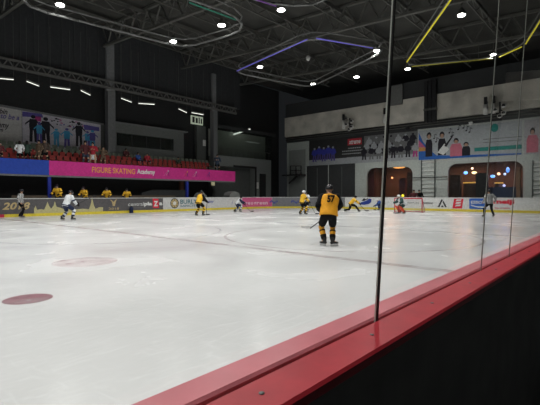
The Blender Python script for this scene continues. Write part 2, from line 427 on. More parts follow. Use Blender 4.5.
# ---------------------------------------------------------------- near rail and glass
M_rail = mat('rail_red', (.47, .03, .045), .38, var=.10, scale=14)
M_rail2 = mat('rail_red_hazed', (.60, .19, .22), .30, var=.10, scale=9)  # paler pink puts glass haze and reflected light into the inner cap colour
nb = thing('dasher_board', 'red topped near rink board running past the camera', 'rink boards', (0, A_SEAM, 0))
def innb(m, name): o = m.build(name, nb); o.matrix_parent_inverse = Matrix.Translation((0, -A_SEAM, 0)); return o
NX0, NX1 = -6.0, EX-4.4
innb(MB().box((NX0, A_OUT+.02, -.02), (NX1, A_IN-.02, RZ-.03), mat('near_board_grey', (.26, .26, .25), .7)), 'board_wall')
seam = .008
def cap_sec(b, y0, y1, m, bev=.006):
    pr = [(y0+bev, RZ-.03), (y0, RZ-.03+bev), (y0, RZ-bev), (y0+bev, RZ), (y1-bev, RZ), (y1, RZ-bev), (y1, RZ-.03+bev), (y1-bev, RZ-.03)]
    b.prism([(NX0, y, z) for y, z in pr], (NX1-NX0, 0, 0), m)
b = MB(); cap_sec(b, A_OUT, A_SEAM-seam, M_rail); o = innb(b, 'outer_cap')
# screws in the cap
b = MB()
for i in range(-6, 30):
    x = .55+i*.42; b.loft([(x, (A_OUT+A_SEAM)/2, RZ-.002), (x, (A_OUT+A_SEAM)/2, RZ+.0015)], [.006, .0055], M_steel2, 10, caps=False)
b = innb(b, 'screw'); b['kind'] = 'stuff'
b = MB(); cap_sec(b, A_SEAM+seam, A_IN, M_rail2); o = innb(b, 'inner_cap'); o['label'] = 'red cap on the ice side, painted paler for reflected light'
LEAN = math.tan(math.radians(3.1))
G = glass_material('rink_glass'); M_edge = mat('polished_glass_edge', (.62, .66, .60), .2); M_seal = mat('black_joint_seal', (.012, .012, .012), .5)
def gp_(x, s, z): return Vector((x, A_SEAM-LEAN*(z-RZ)+s, z))
GT = 2.95
labels = {0: 'clear rink glass panel filling most of the view', 1: 'clear rink glass panel right of the thick dark joint', 2: 'narrow clear rink glass panel between the two thin joints', 3: 'clear rink glass panel beyond the last thin joint at the right edge'}
for i, (a0, a1) in enumerate(((.02, 1.11), (1.11, 2.2), (2.2, 2.8), (2.8, 3.9))):
    t = thing('glass_panel', labels[i], 'glass panel', (a0, A_SEAM, RZ), 0, 'rink glass panels along the red rail')
    def inp(m, name): o = m.build(name, t); o.matrix_parent_inverse = Matrix.Translation((-a0, -A_SEAM, -RZ)); return o
    z0 = RZ-.02; e = .003 if i else .0
    pts = [gp_(a0+.004, -.003, z0), gp_(a1-.004, -.003, z0), gp_(a1-.004, -.003, GT), gp_(a0+.004, -.003, GT)]
    inp(MB().prism(pts, (0, .006, 0), G), 'pane')
    def strip(x0_, x1_, y0_, y1_, m, nm): inp(MB().prism([gp_(x0_, y0_, z0), gp_(x1_, y0_, z0), gp_(x1_, y0_, GT), gp_(x0_, y0_, GT)], (0, y1_-y0_, 0), m), nm)
    if i == 0:
        strip(a1-.004, a1-.0015, .0012, .0055, M_edge, 'polished_edge'); strip(a1-.0035, a1+.0035, -.004, .001, M_seal, 'joint_seal')
    else:
        strip(a1-.003, a1-.001, .000, .003, M_edge, 'polished_edge'); strip(a1-.001, a1+.002, -.002, .002, M_steel, 'joint_seal')

# ---------------------------------------------------------------- gallery on the far side
GY = 33.6; GZ = 3.78; GX1 = onY(235, 175, GY).x
gal = thing('spectator_gallery', 'raised spectator gallery with blue and pink banner front over the benches', 'gallery', (0, GY, 0))
def ing(m, name): o = m.build(name, gal); o.matrix_parent_inverse = Matrix.Translation((0, -GY, 0)); return o
M_step = mat('gallery_concrete', (.13, .15, .13), .85)
M_nose = mat('step_nosing', (.42, .38, .30), .7)
ing(MB().box((X0+.5, GY, 3.02), (GX1, BWY-.01, GZ), M_dark2), 'floor_slab')
rows = [(34.5, .0), (35.3, .40), (36.1, .76), (36.85, 1.1)]
b = MB(); b2 = MB()
for y, dz in rows[1:]:
    b.box((X0+.5, y-.28, GZ+.001), (onY(212, 160, y).x, BWY-.02 if dz == rows[-1][1] else y+.52, GZ+dz), M_step)
    b2.box((X0+.5, y-.30, GZ+dz-.05), (onY(212, 160, y).x, y-.281, GZ+dz+.02), M_nose)
ing(b, 'terrace'); ing(b2, 'step_nosing')
zt, zb = 4.13, 3.02
xs = side_x(49.3, GY)
fb = MB().box((X0+.5, GY-.03, zb), (xs, GY-.002, zt), M_blue); fb = ing(fb, 'blue_banner')
fp = MB().box((xs, GY-.03, zb), (GX1, GY-.002, zt), M_pink); fp = ing(fp, 'pink_banner')
ing(MB().box((X0+.5, GY-.05, zb-.14), (GX1, GY+.05, zb-.01), M_col), 'banner_rail')
b = MB()
def g_text(b, t, p0, p1, z0, z1, m, bold=0): x0, x1 = side_x(p0, GY), side_x(p1, GY); b.text(t, (x0, GY-.03, z0), UX, UY, x1-x0, z1-z0, m, .006, 0, bold)
g_text(b, 'FIGURE SKATING', 92, 135, 3.35, 3.82, M_orange, .02); g_text(b, 'Academy', 137, 155, 3.28, 3.84, M_white, .03)
o = b.build('banner_lettering'); o.parent = fp
for p0, m in ((166, M_white), (185, M_orange), (194, M_white), (207, M_navy)):
    b = MB(); c0 = onY(p0+2, 173.5+(p0-166)*.035, GY-.036)
    b.ball(c0+Vector((.05, 0, .22)), (.07, .004, .08), m, 8, 6)
    for dx, dz, ex, ez in ((0, .15, -.28, .0), (0, .15, .3, .12), (0, .1, .12, -.25), (0, .1, -.2, -.22), (-.1, -.1, -.45, -.2)):
        b._bar(c0+Vector((dx, 0, dz)), c0+Vector((ex, 0, ez)), (.035, .003), m if ex < .1 else M_navy)
    o = b.build('skater_emblem'); o.parent = fp
for px, w in ((49.3, .11), (187, .12)):
    x = side_x(px, GY-.2); b = MB().box((x-w, GY-.3, .0), (x+w, GY-.1, 3.9 if px > 100 and False else 2.86), M_post)
    tag(b.build('support_post'), 'slim blue post under the banner %s' % ('at the blue and pink join' if px < 100 else 'towards its right end'), 'post', 'blue gallery posts')

# seats
M_sred = mat('seat_red', (.30, .035, .03), .6); M_sgrn = mat('seat_green_grey', (.16, .19, .15), .6)
def make_seat(m, nm, lab):
    t = thing('stadium_seat', lab, 'seat')
    b = MB(); prof = [(-.21, .0, .40), (.21, .0, .40), (.21, .40, .44), (-.21, .40, .44)]
    b.prism([(x, -.38+y*.95, z) for x, y, z in prof], (0, 0, .05), m); b.build('seat_pan', t)
    b = MB(); b.prism([(-.20, .02, .45), (.20, .02, .45), (.21, .10, .80), (.15, .12, .86), (-.15, .12, .86), (-.21, .10, .80)], (0, .04, .0), m); b.build('backrest', t)
    b = MB(); b.box((-.03, -.2, 0), (.03, .02, .40), M_steel); b.build('pedestal', t)
    return t
sp = {}
colpx = (100.0, 121.0)
nseat = 0
for ri, (y, dz) in enumerate(rows):
    m = 'red' if ri < 2 else 'green'
    rowname = ['front row', 'second row', 'third row', 'back row'][ri]
    lab = ('red' if ri < 2 else 'grey green')+' plastic stadium seat in the '+rowname+' of the gallery'
    x = 9.4
    xe = onY(209, 160, y).x
    first = None
    while x < xe:
        if ri == 3 and (x > side_x(114, 36.9) or abs(x-side_x(111, 36.6)) < .9): x += .55; continue
        if (ri, m) not in sp:
            sp[(ri, m)] = make_seat(M_sred if ri < 2 else M_sgrn, m, lab); t = sp[(ri, m)]
        else: t = copy_tree(sp[(ri, m)])
        t.location = (x, y, GZ+dz+.005); t.rotation_euler = (0, 0, 0); t['group'] = rowname+' of gallery seats'
        x += .55; nseat += 1

# posters on the gallery wall
WY = BWY-.001
def wpt(px, py, d=0): return onY(px, py, WY-d)
M_lav = mat('poster_lavender', (.50, .48, .54), .6); M_sil = mat('poster_silhouette', (.015, .014, .022), .6); M_cy = mat('poster_cyan', (.06, .32, .55), .6)
M_pur = mat('poster_purple', (.10, .08, .30), .6); M_mag = mat('poster_magenta', (.42, .05, .22), .6)
def wposter(name, label, pl, m):
    t = thing(name, label, 'poster', wpt(*pl[0])); 
    o = MB().prism([wpt(x, y) for x, y in pl], (0, -.03, 0), m).build('panel', t); o.matrix_parent_inverse = Matrix.Translation(-t.location)
    return t
def inpost(m, name, t): o = m.build(name, t); o.matrix_parent_inverse = Matrix.Translation(-t.location); return o
t = wposter('lettered_poster', 'pale wall poster with dark handwriting at the left edge', [(-14, 103), (22.5, 109.5), (22.5, 147), (-14, 146)], mat('poster_cream', (.50, .49, .48), .6))
b = MB()
for s_, x0, x1, yb, yt, m in (('robin', -6, 8.5, 113, 109.5, M_sil), ('go to be a', -8, 20, 119, 115.5, M_pur), ('demy', -4, 10, 129, 123, M_sil), ('um', -2, 4, 131.5, 129.3, M_sil)):
    a_ = wpt(x0, yb, .03); c_ = wpt(x1, yt, .03); b.text(s_, (a_.x, a_.y, a_.z), UX, UY, c_.x-a_.x, abs(c_.z-a_.z), m, .006, .3, .02)
inpost(b, 'lettering', t)
t = wposter('silhouette_poster', 'lavender poster of dark and blue child skaters holding hands', [(23, 109.6), (101, 124.2), (101, 151.5), (23, 148.5)], M_lav)
def fig2(b, px, ptop, pbot, m, m2=None, wid=1.0, d=.036, arm=(1, 1)):
    """flat printed figure"""
    top = wpt(px, ptop, d); bot = wpt(px, pbot, d); h = top.z-bot.z; x = top.x; y = top.y
    q = lambda u, v: (x+u*h*wid, y, bot.z+v*h)
    m2 = m2 or m
    b.prism([q(.075*math.cos(a*math.pi/5), .92+.075*math.sin(a*math.pi/5)/wid*1.0) for a in range(10)], (0, .004, 0), m2)
    b.prism([q(-.11, .84), q(.11, .84), q(.13, .6), q(.11, .42), q(-.11, .42), q(-.13, .6)], (0, .004, 0), m)
    b.prism([q(-.11, .44), q(-.01, .44), q(-.03, .0), q(-.12, .0)], (0, .004, 0), m2)
    b.prism([q(.01, .44), q(.11, .44), q(.13, .0), q(.04, .0)], (0, .004, 0), m2)
    for s_, v in ((-1, arm[0]), (1, arm[1])):
        b.prism([q(s_*.09, .82), q(s_*.12, .72), q(s_*.25, .50+.1*v), q(s_*.24, .57+.1*v)][::s_], (0, .004, 0), m)
b = MB()
fig2(b, 34, 115, 142, M_sil, None, 1.1); fig2(b, 46.5, 117, 146, M_sil, None, 1.1, .04); fig2(b, 40, 122, 143, M_cy, M_pur, 1.0, .044)
fig2(b, 57, 128.5, 146.5, M_cy, None, 1.2); fig2(b, 67.5, 128, 147.5, M_cy, M_pur, 1.2); fig2(b, 79.5, 122, 146.5, M_sil, None, 1.1)
fig2(b, 88, 131, 148, M_cy, M_pur, 1.2); fig2(b, 93, 130, 149, M_pur, M_cy, 1.2, .04)
inpost(b, 'printed_figures', t)
b = MB()
b.prism([wpt(23.3, 111.7, .034), wpt(43, 114.4, .034), wpt(44, 118, .034), wpt(23.3, 116.8, .034)], (0, .003, 0), M_pur)
b.prism([wpt(35, 116, .034), wpt(42, 117, .034), wpt(42, 122, .034), wpt(36, 121, .034)], (0, .002, 0), M_mag)
b.prism([wpt(84, 124.6, .034), wpt(99.8, 127.6, .034), wpt(99.8, 131.3, .034), wpt(85, 130, .034)], (0, .003, 0), M_pur)
random.seed(3)
for i in range(34):
    x = random.uniform(50, 83); y = 117.5+(x-50)*.19+random.uniform(0, 6.5)
    a_ = wpt(x, y, .034); w = random.uniform(.05, .22); h = random.uniform(.05, .16)
    b.prism([a_, a_+Vector((w, 0, .03)), a_+Vector((w, 0, h)), a_+Vector((0, 0, h))], (0, .003, 0), random.choice([M_sil, M_mag, M_sil, M_pur]))
inpost(b, 'printed_shapes', t)
b = MB(); b.prism([wpt(-20, 101), wpt(104, 124), wpt(104, 125.6), wpt(-20, 103.4)], (0, -.12, 0), M_col); struct(b.build('trim_9'))
# pale wall field beside and under the posters
b = MB(); b.prism([wpt(-20, 146), wpt(101, 150.5), wpt(101, 160), wpt(-20, 165)], (0, .018, 0), M_step); struct(b.build('trim_10'))
b = MB(); b.prism([wpt(101, 124.5), wpt(106.5, 125.4), wpt(106.5, 158), wpt(101, 158)], (0, -.05, 0), M_char); struct(b.build('trim_11'))

# columns
for px, w, cy, lab in ((110.8, .36, 36.9, 'tall square grey column beside the skater poster'), (214, .30, 36.3, 'tall square grey column at the right end of the gallery')):
    x = side_x(px, cy)
    b = MB().box((x-w, cy-.3, GZ+.002 if px > 200 else GZ+1.102), (x+w, cy+.3, roofz(cy)-.3), M_col)
    t = thing('column', lab, 'column', (x, cy, GZ))
    o = b.build('shaft', t); o.matrix_parent_inverse = Matrix.Translation((-x, -cy, -GZ))
    b = MB().box((x-w-.08, cy-.4, roofz(cy)-.3), (x+w+.08, cy+.4, roofz(cy)-.02), M_steel2); o = b.build('head_plate', t); o.matrix_parent_inverse = Matrix.Translation((-x, -cy, -GZ))

# viewing booth
by = 37.0
def bp(px, py, y=by): return onY(px, py, y)
M_booth = mat('booth_grey', (.15, .16, .155), .8)
t = thing('viewing_booth', 'long grey booth with a dark window above the gallery seats', 'booth', bp(116, 150))
def inn(m, name): o = m.build(name, t); o.matrix_parent_inverse = Matrix.Translation(-t.location); return o
L_, R_ = bp(115.8, 140).x, bp(184, 140).x; zt_, zb_ = bp(116, 123).z, GZ+1.15
wl, wr = bp(117, 140).x, bp(174, 140).x; wt, wb = bp(117, 132.5).z, bp(117, 145.5).z
b = MB(); b.box((L_, by, wt), (R_, by+.5, zt_), M_booth); b.box((L_, by, zb_), (R_, by+.5, wb), M_booth); b.box((wr, by, wb), (R_, by+.5, wt), M_booth); b.box((L_, by, wb), (wl, by+.5, wt), M_booth); inn(b, 'booth_wall')
inn(MB().box((L_-.05, by-.12, zt_), (R_+.5, by+.5, zt_+.12), M_col), 'roof_ledge')
G2 = glass_material('dark_glass', (.7, .74, .72), .7)
inn(MB().box((wl, by+.08, wb), (wr, by+.1, wt), G2), 'window_pane')
b = MB()
for k in range(5): xx = wl+(wr-wl)*k/4; b.box((xx-.04, by+.05, wb), (xx+.04, by+.13, wt), M_dark2)
inn(b, 'mullion')
# small clutter of the recess beside the booth
b = MB().box((bp(197, 140).x, by, GZ+1.15), (bp(206, 140).x, by+.4, bp(200, 126).z), M_char); tag(b.build('wall_cabinet'), 'grey upright cabinet standing beside the right column', 'cabinet')
b = MB().box((bp(203, 140).x, by-.06, bp(203, 146).z), (bp(205.6, 140).x, by-.001, bp(203, 140).z), M_white); tag(b.build('notice'), 'small pale notice fixed on the grey cabinet', 'notice')
a_, c_ = bp(190.5, 124), bp(202, 117.8)
t = thing('lit_sign', 'small glowing sign hanging above the grey cabinet', 'sign', (a_.x, by-.1, a_.z))
o = MB().box((a_.x, by-.2, a_.z), (c_.x, by-.05, c_.z), mat('sign_glow', (.6, .68, .55), .5, 0, .3, ecol=(.7, .8, .62))).build('light_box', t); o.matrix_parent_inverse = Matrix.Translation(-t.location)
b = MB()
for k, (u0, u1) in enumerate(((.08, .28), (.36, .55), (.62, .72), (.8, .92))):
    w = c_.x-a_.x; b.box((a_.x+w*u0, by-.21, a_.z+.15), (a_.x+w*u1, by-.201, c_.z-.12-.08*(k % 2)), M_dark)
o = b.build('printed_marks', t); o.matrix_parent_inverse = Matrix.Translation(-t.location)

# fluorescent tubes hung over the gallery
M_tube = mat('fluorescent', (.8, .8, .75), .5, 0, 1.2, ecol=(.95, .97, .9))
tubes = [(0, 79, 15, 80.3), (28, 82, 40, 86.6), (51.5, 87.6, 71, 90.2), (82, 91.2, 91, 95.6), (122, 98.8, 132, 102.6), (139, 103.8, 155, 104.8), (179, 109.3, 187, 113), (192, 113, 203.6, 115)]
tubes_lab = ['at the left edge of the photo', 'second from the left, tilted', 'third from the left, over the silhouette poster', 'just left of the first column, tilted', 'just right of the first column, tilted', 'over the booth, long and level', 'above the right end of the booth, tilted', 'above the glowing sign']
for (xa, ya, xb, yb), tl in zip(tubes, tubes_lab):
    # row nearer / farther by tilt
    A_ = onZ(xa, ya, 9.0); B_ = onZ(xb, yb, 9.0)
    m_ = (A_+B_)/2
    t = thing('tube_light', 'white fluorescent tube over the gallery, '+tl, 'light', m_, 0, 'fluorescent tubes over the gallery')
    o = MB().bar(A_, B_, .028, M_tube, 8).build('tube', t); o.matrix_parent_inverse = Matrix.Translation(-m_)
    o = MB()._bar(A_+Vector((0,0,.08)), B_+Vector((0,0,.08)), (.07, .04), M_steel).build('housing', t); o.matrix_parent_inverse = Matrix.Translation(-m_)
    b = MB(); b._bar(A_+Vector((0,0,.1)), A_+Vector((0,0,4.2)), .006, M_steel); b._bar(B_+Vector((0,0,.1)), B_+Vector((0,0,4.2)), .006, M_steel); o = b.build('hanger', t); o.matrix_parent_inverse = Matrix.Translation(-m_)

# corner block right of the gallery
cy_ = 36.0
def cp(px, py): return onY(px, py, cy_)
M_blk = mat('corner_block_grey', (.21, .225, .22), .8)
x0, x1 = cp(217.5, 160).x, cp(271, 160).x
dz_ = cp(236, 167).z; dl, dr = cp(234, 180).x, cp(255, 180).x; topz = cp(240, 157.3).z
b = MB(); b.box((x0, cy_, dz_), (x1, BWY-.01, topz), M_blk); b.box((dr, cy_, 0), (x1, BWY-.01, dz_), M_blk)
b.box((x0, cy_+.9, 0), (dr, BWY-.01, dz_), M_char)
struct(b.build('wall_corner'))
b = MB(); b.box((dl-.1, cy_-.06, dz_-.02), (dr+.25, cy_-.001, dz_+.2), M_black); b.box((dr, cy_-.06, 0), (dr+.25, cy_-.001, dz_), M_black); struct(b.build('trim_12'))
a_, c_ = cp(259.5, 196), cp(263, 178.6)
struct(MB().box((a_.x, cy_-.05, .3), (c_.x+.5, cy_-.001, c_.z+.6), M_dark).build('door_1'))
tag(MB().box((cp(256.3, 180).x, cy_-.12, 2.3), (cp(258, 180).x, cy_-.061, 3.1), M_white).build('notice'), 'pale narrow notice by the dark corner door', 'notice')
# glazed lounge above the corner block
struct(MB().box((x0, BWY-.05, topz), (x1+.6, BWY-.001, cp(240, 131).z), mat('lounge_wall', (.5, .5, .46), .8)).build('wall_lounge'))
struct(MB().box((x0-.1, cy_+.2, topz+.9), (x1+.6, cy_+.28, topz+2.0), mat('lounge_band', (.10, .105, .10), .7)).build('trim_20')) if False else None
b = MB(); b.box((x0, cy_+.3, topz+.0), (x1+.6, cy_+.32, cp(240, 131).z), G2); struct(b.build('window_2'))
struct(MB().box((x0, cy_+.1, cp(240, 131).z), (x1+1.2, cy_+.5, cp(240, 128).z), M_dark2).build('trim_13'))
for px_, l in ((229, 'left'), (238, 'right')):
    pass
a_, c_ = onY(234, 134.5, 37.0), onY(250, 129.5, 37.0)
t = MB(); t.bar(a_, c_, .09, M_tube, 8); tag(t.build('tube_light'), 'bright slanting strip light in the upper lounge right of the gallery', 'light')
a_, c_ = onY(246, 141.5, 37.0), onY(259, 143.5, 37.0)
t = MB(); t.bar(a_, c_, .035, mat('dim_tube', (.5,.5,.48), .5, 0, .25, ecol=(.9,.95,.9)), 8); tag(t.build('tube_light'), 'dim strip light in the upper lounge, lower and right of the bright one', 'light')
# railing at top of corner block
b = MB()
for k in range(14): xx = x0+.3+(x1-x0-.6)*k/13; b.bar((xx, cy_+.1, topz), (xx, cy_+.1, topz+.9), .02, M_steel, 6)
b.bar((x0, cy_+.1, topz+.9), (x1, cy_+.1, topz+.9), .025, M_steel, 6)
tag(b.build('railing'), 'thin dark railing along the top of the grey corner block', 'railing')
# machinery and tarps behind the boards, right part
M_tarp = mat('tarp_grey', (.20, .21, .20), .7)
for px0, px1, h, l in ((196, 203, 1.75, 'low grey covered crate behind the boards under the pale sign'), (226, 236, 1.9, 'grey covered crate behind the boards below the banner end')):
    xx0, xx1 = side_x(px0, 33), side_x(px1, 33); b = MB()
    b.prism([(xx0, 32.4, 0), (xx1, 32.4, 0), (xx1, 32.4, h-.3), (xx1-.3, 32.4, h-.1), ((xx0+xx1)/2, 32.4, h), (xx0+.2, 32.4, h-.15), (xx0, 32.4, h-.4)], (0, 1.0, 0), M_tarp)
    tag(b.build('covered_crate'), l, 'crate')
a_ = onY(211, 185.5, GY-.05); c_ = onY(214.6, 180.3, GY-.05)
tag(MB().box((a_.x, GY-.1, a_.z), (c_.x, GY-.06, 2.88), mat('pale_sign', (.62, .58, .36), .6)).build('hanging_sign'), 'small cream sign hanging under the pink banner', 'sign')
# team bench behind the side boards
M_bench = mat('bench_wood', (.10, .08, .06), .7)
PZ = .42
struct(MB().box((side_x(0, 33), SY+.2, 0), (side_x(186, 33), 33.2, PZ), M_dark2).build('floor'))
t = thing('team_bench', 'long dark bench behind the side boards under the gallery', 'bench', (15, 33.25, PZ))
def inn2(m, name): o = m.build(name, t); o.matrix_parent_inverse = Matrix.Translation(-t.location); return o
inn2(MB().box((10, 33.25, PZ+.42), (24, 33.38, PZ+.5), M_bench), 'seat'); inn2(MB().box((10, 33.385, PZ+.3), (24, 33.42, PZ+1.05), M_bench), 'backrest')
b = MB(); 
for k in range(8): b.box((10.3+k*1.9, 33.26, -.01), (10.4+k*1.9, 33.37, PZ+.42), M_steel)
inn2(b, 'frame')
# back wall under the gallery
struct(MB().box((X0+.5, 35.6, 0), (side_x(190, 35.6), 35.7, 3.0), M_dark).build('wall_under_gallery'))
# grey slanting panels seen between bench and column
b = MB(); a_, c_ = onY(142, 193, 34.6), onY(187, 190, 34.6); b.prism([(a_.x, 34.6, 0), (c_.x, 34.6, 0), (c_.x, 34.6, c_.z), (a_.x+1.2, 34.6, a_.z+.35), (a_.x, 34.6, a_.z)], (0, .1, 0), M_dark2)
o = b.build('storage_panel'); tag(o, 'low dark grey panel leaning behind the team bench', 'panel')
o = MB().box((side_x(180, 34.8), 34.7, 0), (side_x(183, 34.8), 35.0, 2.9), mat('brown_post', (.12, .05, .03), .7)).build('pillar'); tag(o, 'brown narrow pillar left of the right blue post', 'pillar')

# ---------------------------------------------------------------- end wall
WX = 43.0
def ep(px, py, X=WX): return onX(px, py, X)
ymax = 34.9
wtop = ep(480, 116).z
# windows
def winrect(px0, px1, py, X=WX):
    return ep(px0, 190, X).y, ep(px1, 190, X).y, ep((px0+px1)/2, py, X).z
w1 = winrect(366.5, 412.5, 166.0); w2 = winrect(447.5, 523, 163.3)
w1 = (w1[0], w1[1], 4.55); w2 = (w2[0], w2[1], 4.6)
b = MB(); T = .3; xa = WX; xb = WX+T
b.box((xa, ymax, 0), (xb, w1[0], wtop), M_wall)
b.box((xa, w1[1], 0), (xb, w2[0], wtop), M_wall)
b.box((xa, w2[1], 0), (xb, -9, wtop), M_wall)
for w in (w1, w2):
    b.box((xa, w[0], 0), (xb, w[1], .35), M_wall); b.box((xa, w[0], w[2]), (xb, w[1], wtop), M_wall)
    r = .85
    for yc, s_ in ((w[0], -1), (w[1], 1)):
        pts = [(xa, yc, w[2])]+[(xa, yc+s_*(r-r*math.sin(a)), w[2]-r+r*math.cos(a)) for a in [math.pi/2*k/8 for k in range(8, -1, -1)]]
        b.prism(pts, (T, 0, 0), M_wall)
struct(b.build('wall_end'))
G3 = glass_material('window_glass', (.86, .88, .88), .8)
for i, w in enumerate((w1, w2)):
    struct(MB().box((WX+.14, w[0]-.01, .36), (WX+.16, w[1]+.01, w[2]-.01), G3).build('window_%d' % (i+3)))
# upper wall, concrete band
bz0 = ep(281, 138.5).z; bz1 = ep(281, 120).z
struct(MB().box((WX-.5, ymax, bz0), (WX+T, -9, bz1), M_conc).build('trim_14'))
struct(MB().box((WX-.15, ymax, bz0-.75), (WX, -9, bz0-.001), M_dark2).build('trim_15'))
struct(MB().box((WX-.3, ymax-.0, bz1), (WX+T, -9, roofz(-9)), M_dark2).build('wall_end_upper'))
b = MB(); b.bar((WX-.35, ymax, bz0-.25), (WX-.35, 0, bz0-.25), .06, M_steel, 8); b.bar((WX-.35, ymax, bz0-.5), (WX-.35, 0, bz0-.5), .05, M_steel, 8)
tag(b.build('pipe_run'), 'pair of dark pipes running under the concrete band', 'pipe')
# pale pilaster, black duct
y0, y1 = ep(386.5, 100, WX-.6).y, ep(402, 100, WX-.6).y
tag(MB().box((WX-.75, y0, bz1-.5), (WX-.52, y1, 13.2), mat('pilaster_pale', (.16, .165, .16), .7)).build('duct'), 'pale flat duct rising from the concrete band right of the thick joint', 'duct')
t = thing('duct', 'black vertical duct crossing the concrete band above the kids poster', 'duct', (WX-.8, ep(430, 100, WX-.8).y, bz0-.2))
for k, (p0, p1) in enumerate(((424, 427.2), (428, 431), (431.7, 435.6))):
    q0, q1 = ep(p0, 100, WX-.8).y, ep(p1, 100, WX-.8).y
    o = MB().box((WX-.95, q0, bz0-.3), (WX-.55, q1, 13.0), M_black).build('duct_pipe', t); o.matrix_parent_inverse = Matrix.Translation(-t.location)
o = MB().box((WX-1.0, ep(423.5, 100, WX-.8).y, bz0+.9), (WX-.52, ep(436, 100, WX-.8).y, bz0+1.1), M_steel).build('bracket', t); o.matrix_parent_inverse = Matrix.Translation(-t.location)

# far corner: pale panel, dark doors
PX = WX-.02
struct(MB().box((WX-.06, ep(289, 170).y, 0), (WX-.001, ep(305.5, 170).y, ep(298, 150).z), mat('pale_bay', (.28, .30, .29), .7)).build('trim_16'))
for k, (p0, p1) in enumerate(((307, 328), (329, 355))):
    b = MB().box((WX-.06, ep(p0, 170).y, 0), (WX-.001, ep(p1, 170).y, ep(318, 165.5).z), M_dark2)
    for px_ in ((p0+p1)/2,): b.box((WX-.09, ep(px_-.4, 170).y, 0), (WX-.061, ep(px_+.4, 170).y, ep(318, 168).z), M_char)
    struct(b.build('door_%d' % (k+2)))
struct(MB().box((WX-.1, ep(356, 170).y, 0), (WX-.001, ep(365.5, 170).y, 4.9), M_wall).build('trim_17'))
# black stair bracket on the pale bay
X_ = WX-1.0
t = thing('steel_landing', 'small black steel landing with railing on the pale bay in the corner', 'landing', ep(295, 182, X_))
def inl(m, name): o = m.build(name, t); o.matrix_parent_inverse = Matrix.Translation(-t.location); return o
q = lambda x, y, X=X_: ep(x, y, X)
b = MB(); A1, B1 = q(284, 175.5), q(301.5, 175.5); b.box((X_-.4, A1.y, A1.z-.08), (WX-.06, B1.y, A1.z+.08), M_black); inl(b, 'platform')
b = MB(); b._bar(q(289, 183.5), q(297, 176), .09, M_black); inl(b, 'brace')
b = MB()
for x_ in (290.5, 296, 301): b._bar(q(x_, 175.5), q(x_, 166), .05, M_black)
for y_ in (166, 170.5): b._bar(q(290.5, y_), q(301, y_), .045, M_black)
inl(b, 'railing')

# team banner
M_bk = mat('banner_charcoal', (.035, .036, .036), .6); M_icy = mat('banner_icy', (.36, .38, .40), .6); M_jb = mat('banner_jersey_blue', (.05, .06, .42), .6); M_gr = mat('banner_grey', (.16, .165, .17), .6)
PXB = WX-.05
def ebox(b, px0, py0, px1, py1, X, m, th=.004, pm=None):
    """axis aligned on the wall; heights read at px0"""
    a_ = onX(px0, py0, X); c_ = onX(px1, py1, X); z0 = onX(pm or px0, py0, X).z; z1 = onX(pm or px0, py1, X).z
    b.box((X, a_.y, z0), (X+th, c_.y, z1), m); return a_.y, c_.y, z0, z1
t = thing('team_banner', 'dark team banner with blue players, red box and grey hockey team', 'banner', ep(310, 164, PXB))
def inb2(m, name): o = m.build(name, t); o.matrix_parent_inverse = Matrix.Translation(-t.location); return o
y0, y1 = ep(309, 150, PXB).y, ep(417, 150, PXB).y; zb0 = ep(350, 163.5, PXB).z; zt0 = ep(350, 136.5, PXB).z
inb2(MB().box((PXB, y0, zb0), (PXB+.04, y1, zt0), M_bk), 'panel')
b = MB(); H = zt0-zb0
b.box((PXB-.004, y0, zb0), (PXB, y1, zb0+.22*H), M_icy); b.box((PXB-.006, ep(364, 150, PXB).y, zb0+.2*H), (PXB-.001, y1, zb0+.95*H), M_gr)
inb2(b, 'printed_ground')
def efig(b, y, z0, h, m, m2, mh, X, w=1.0, lean=0, d=0):
    q = lambda u, v: (X-d, y-(u+lean*v)*h*w, z0+v*h)
    b.prism([q(.07*math.cos(a*math.pi/5), .92+.08*math.sin(a*math.pi/5)) for a in range(10)], (.003, 0, 0), mh)
    b.prism([q(-.06, .86), q(.06, .86), q(.15, .80), q(.17, .6), q(.11, .42), q(-.11, .42), q(-.17, .6), q(-.15, .80)], (.003, 0, 0), m)
    b.prism([q(-.11, .44), q(-.01, .44), q(-.04, .0), q(-.14, .0)], (.003, 0, 0), m2)
    b.prism([q(.01, .44), q(.11, .44), q(.14, .0), q(.04, .0)], (.003, 0, 0), m2)
    for s_ in (-1, 1): b.prism([q(s_*.15, .80), q(s_*.22, .55), q(s_*.08, .46), q(s_*.06, .52), q(s_*.16, .58)], (.003, 0, 0), m)
b = MB(); random.seed(5)
for k in range(5): efig(b, ep(314.5+k*4.6, 150, PXB).y, zb0+.14*H+(.05 if k % 2 else .0)*H, 1.75, M_jb, M_pur, M_icy, PXB-.008, 1.25, 0, k*.004)
inb2(b, 'printed_blue_team')
b = MB()
for k in range(22):
    row = k % 3; px_ = 364+(k/21.)*51
    efig(b, ep(px_, 150, PXB).y, zb0+(.10+.17*row)*H, 1.45, random.choice([M_icy, M_gr, M_sil, M_icy]), random.choice([M_sil, M_gr, M_mag if k > 15 else M_sil]), random.choice([M_icy, M_sil]), PXB-.008, 1.3, 0, (2-row)*.01+(k % 2)*.004)
inb2(b, 'printed_grey_team')
b = MB()
M_bred = mat('banner_red', (.50, .03, .05), .5)
z0, z1 = ep(354, 145, PXB).z, ep(354, 138.6, PXB).z; ya, yb = ep(347.5, 150, PXB).y, ep(361.5, 150, PXB).y
b.box((PXB-.008, ya, z0), (PXB-.001, yb, z1), M_bred)
b.text('xtreme', (PXB-.008, ya-.15, z0+.12), EXX, UY, ya-yb-.3, z1-z0-.26, M_white, .006, .3, .03)
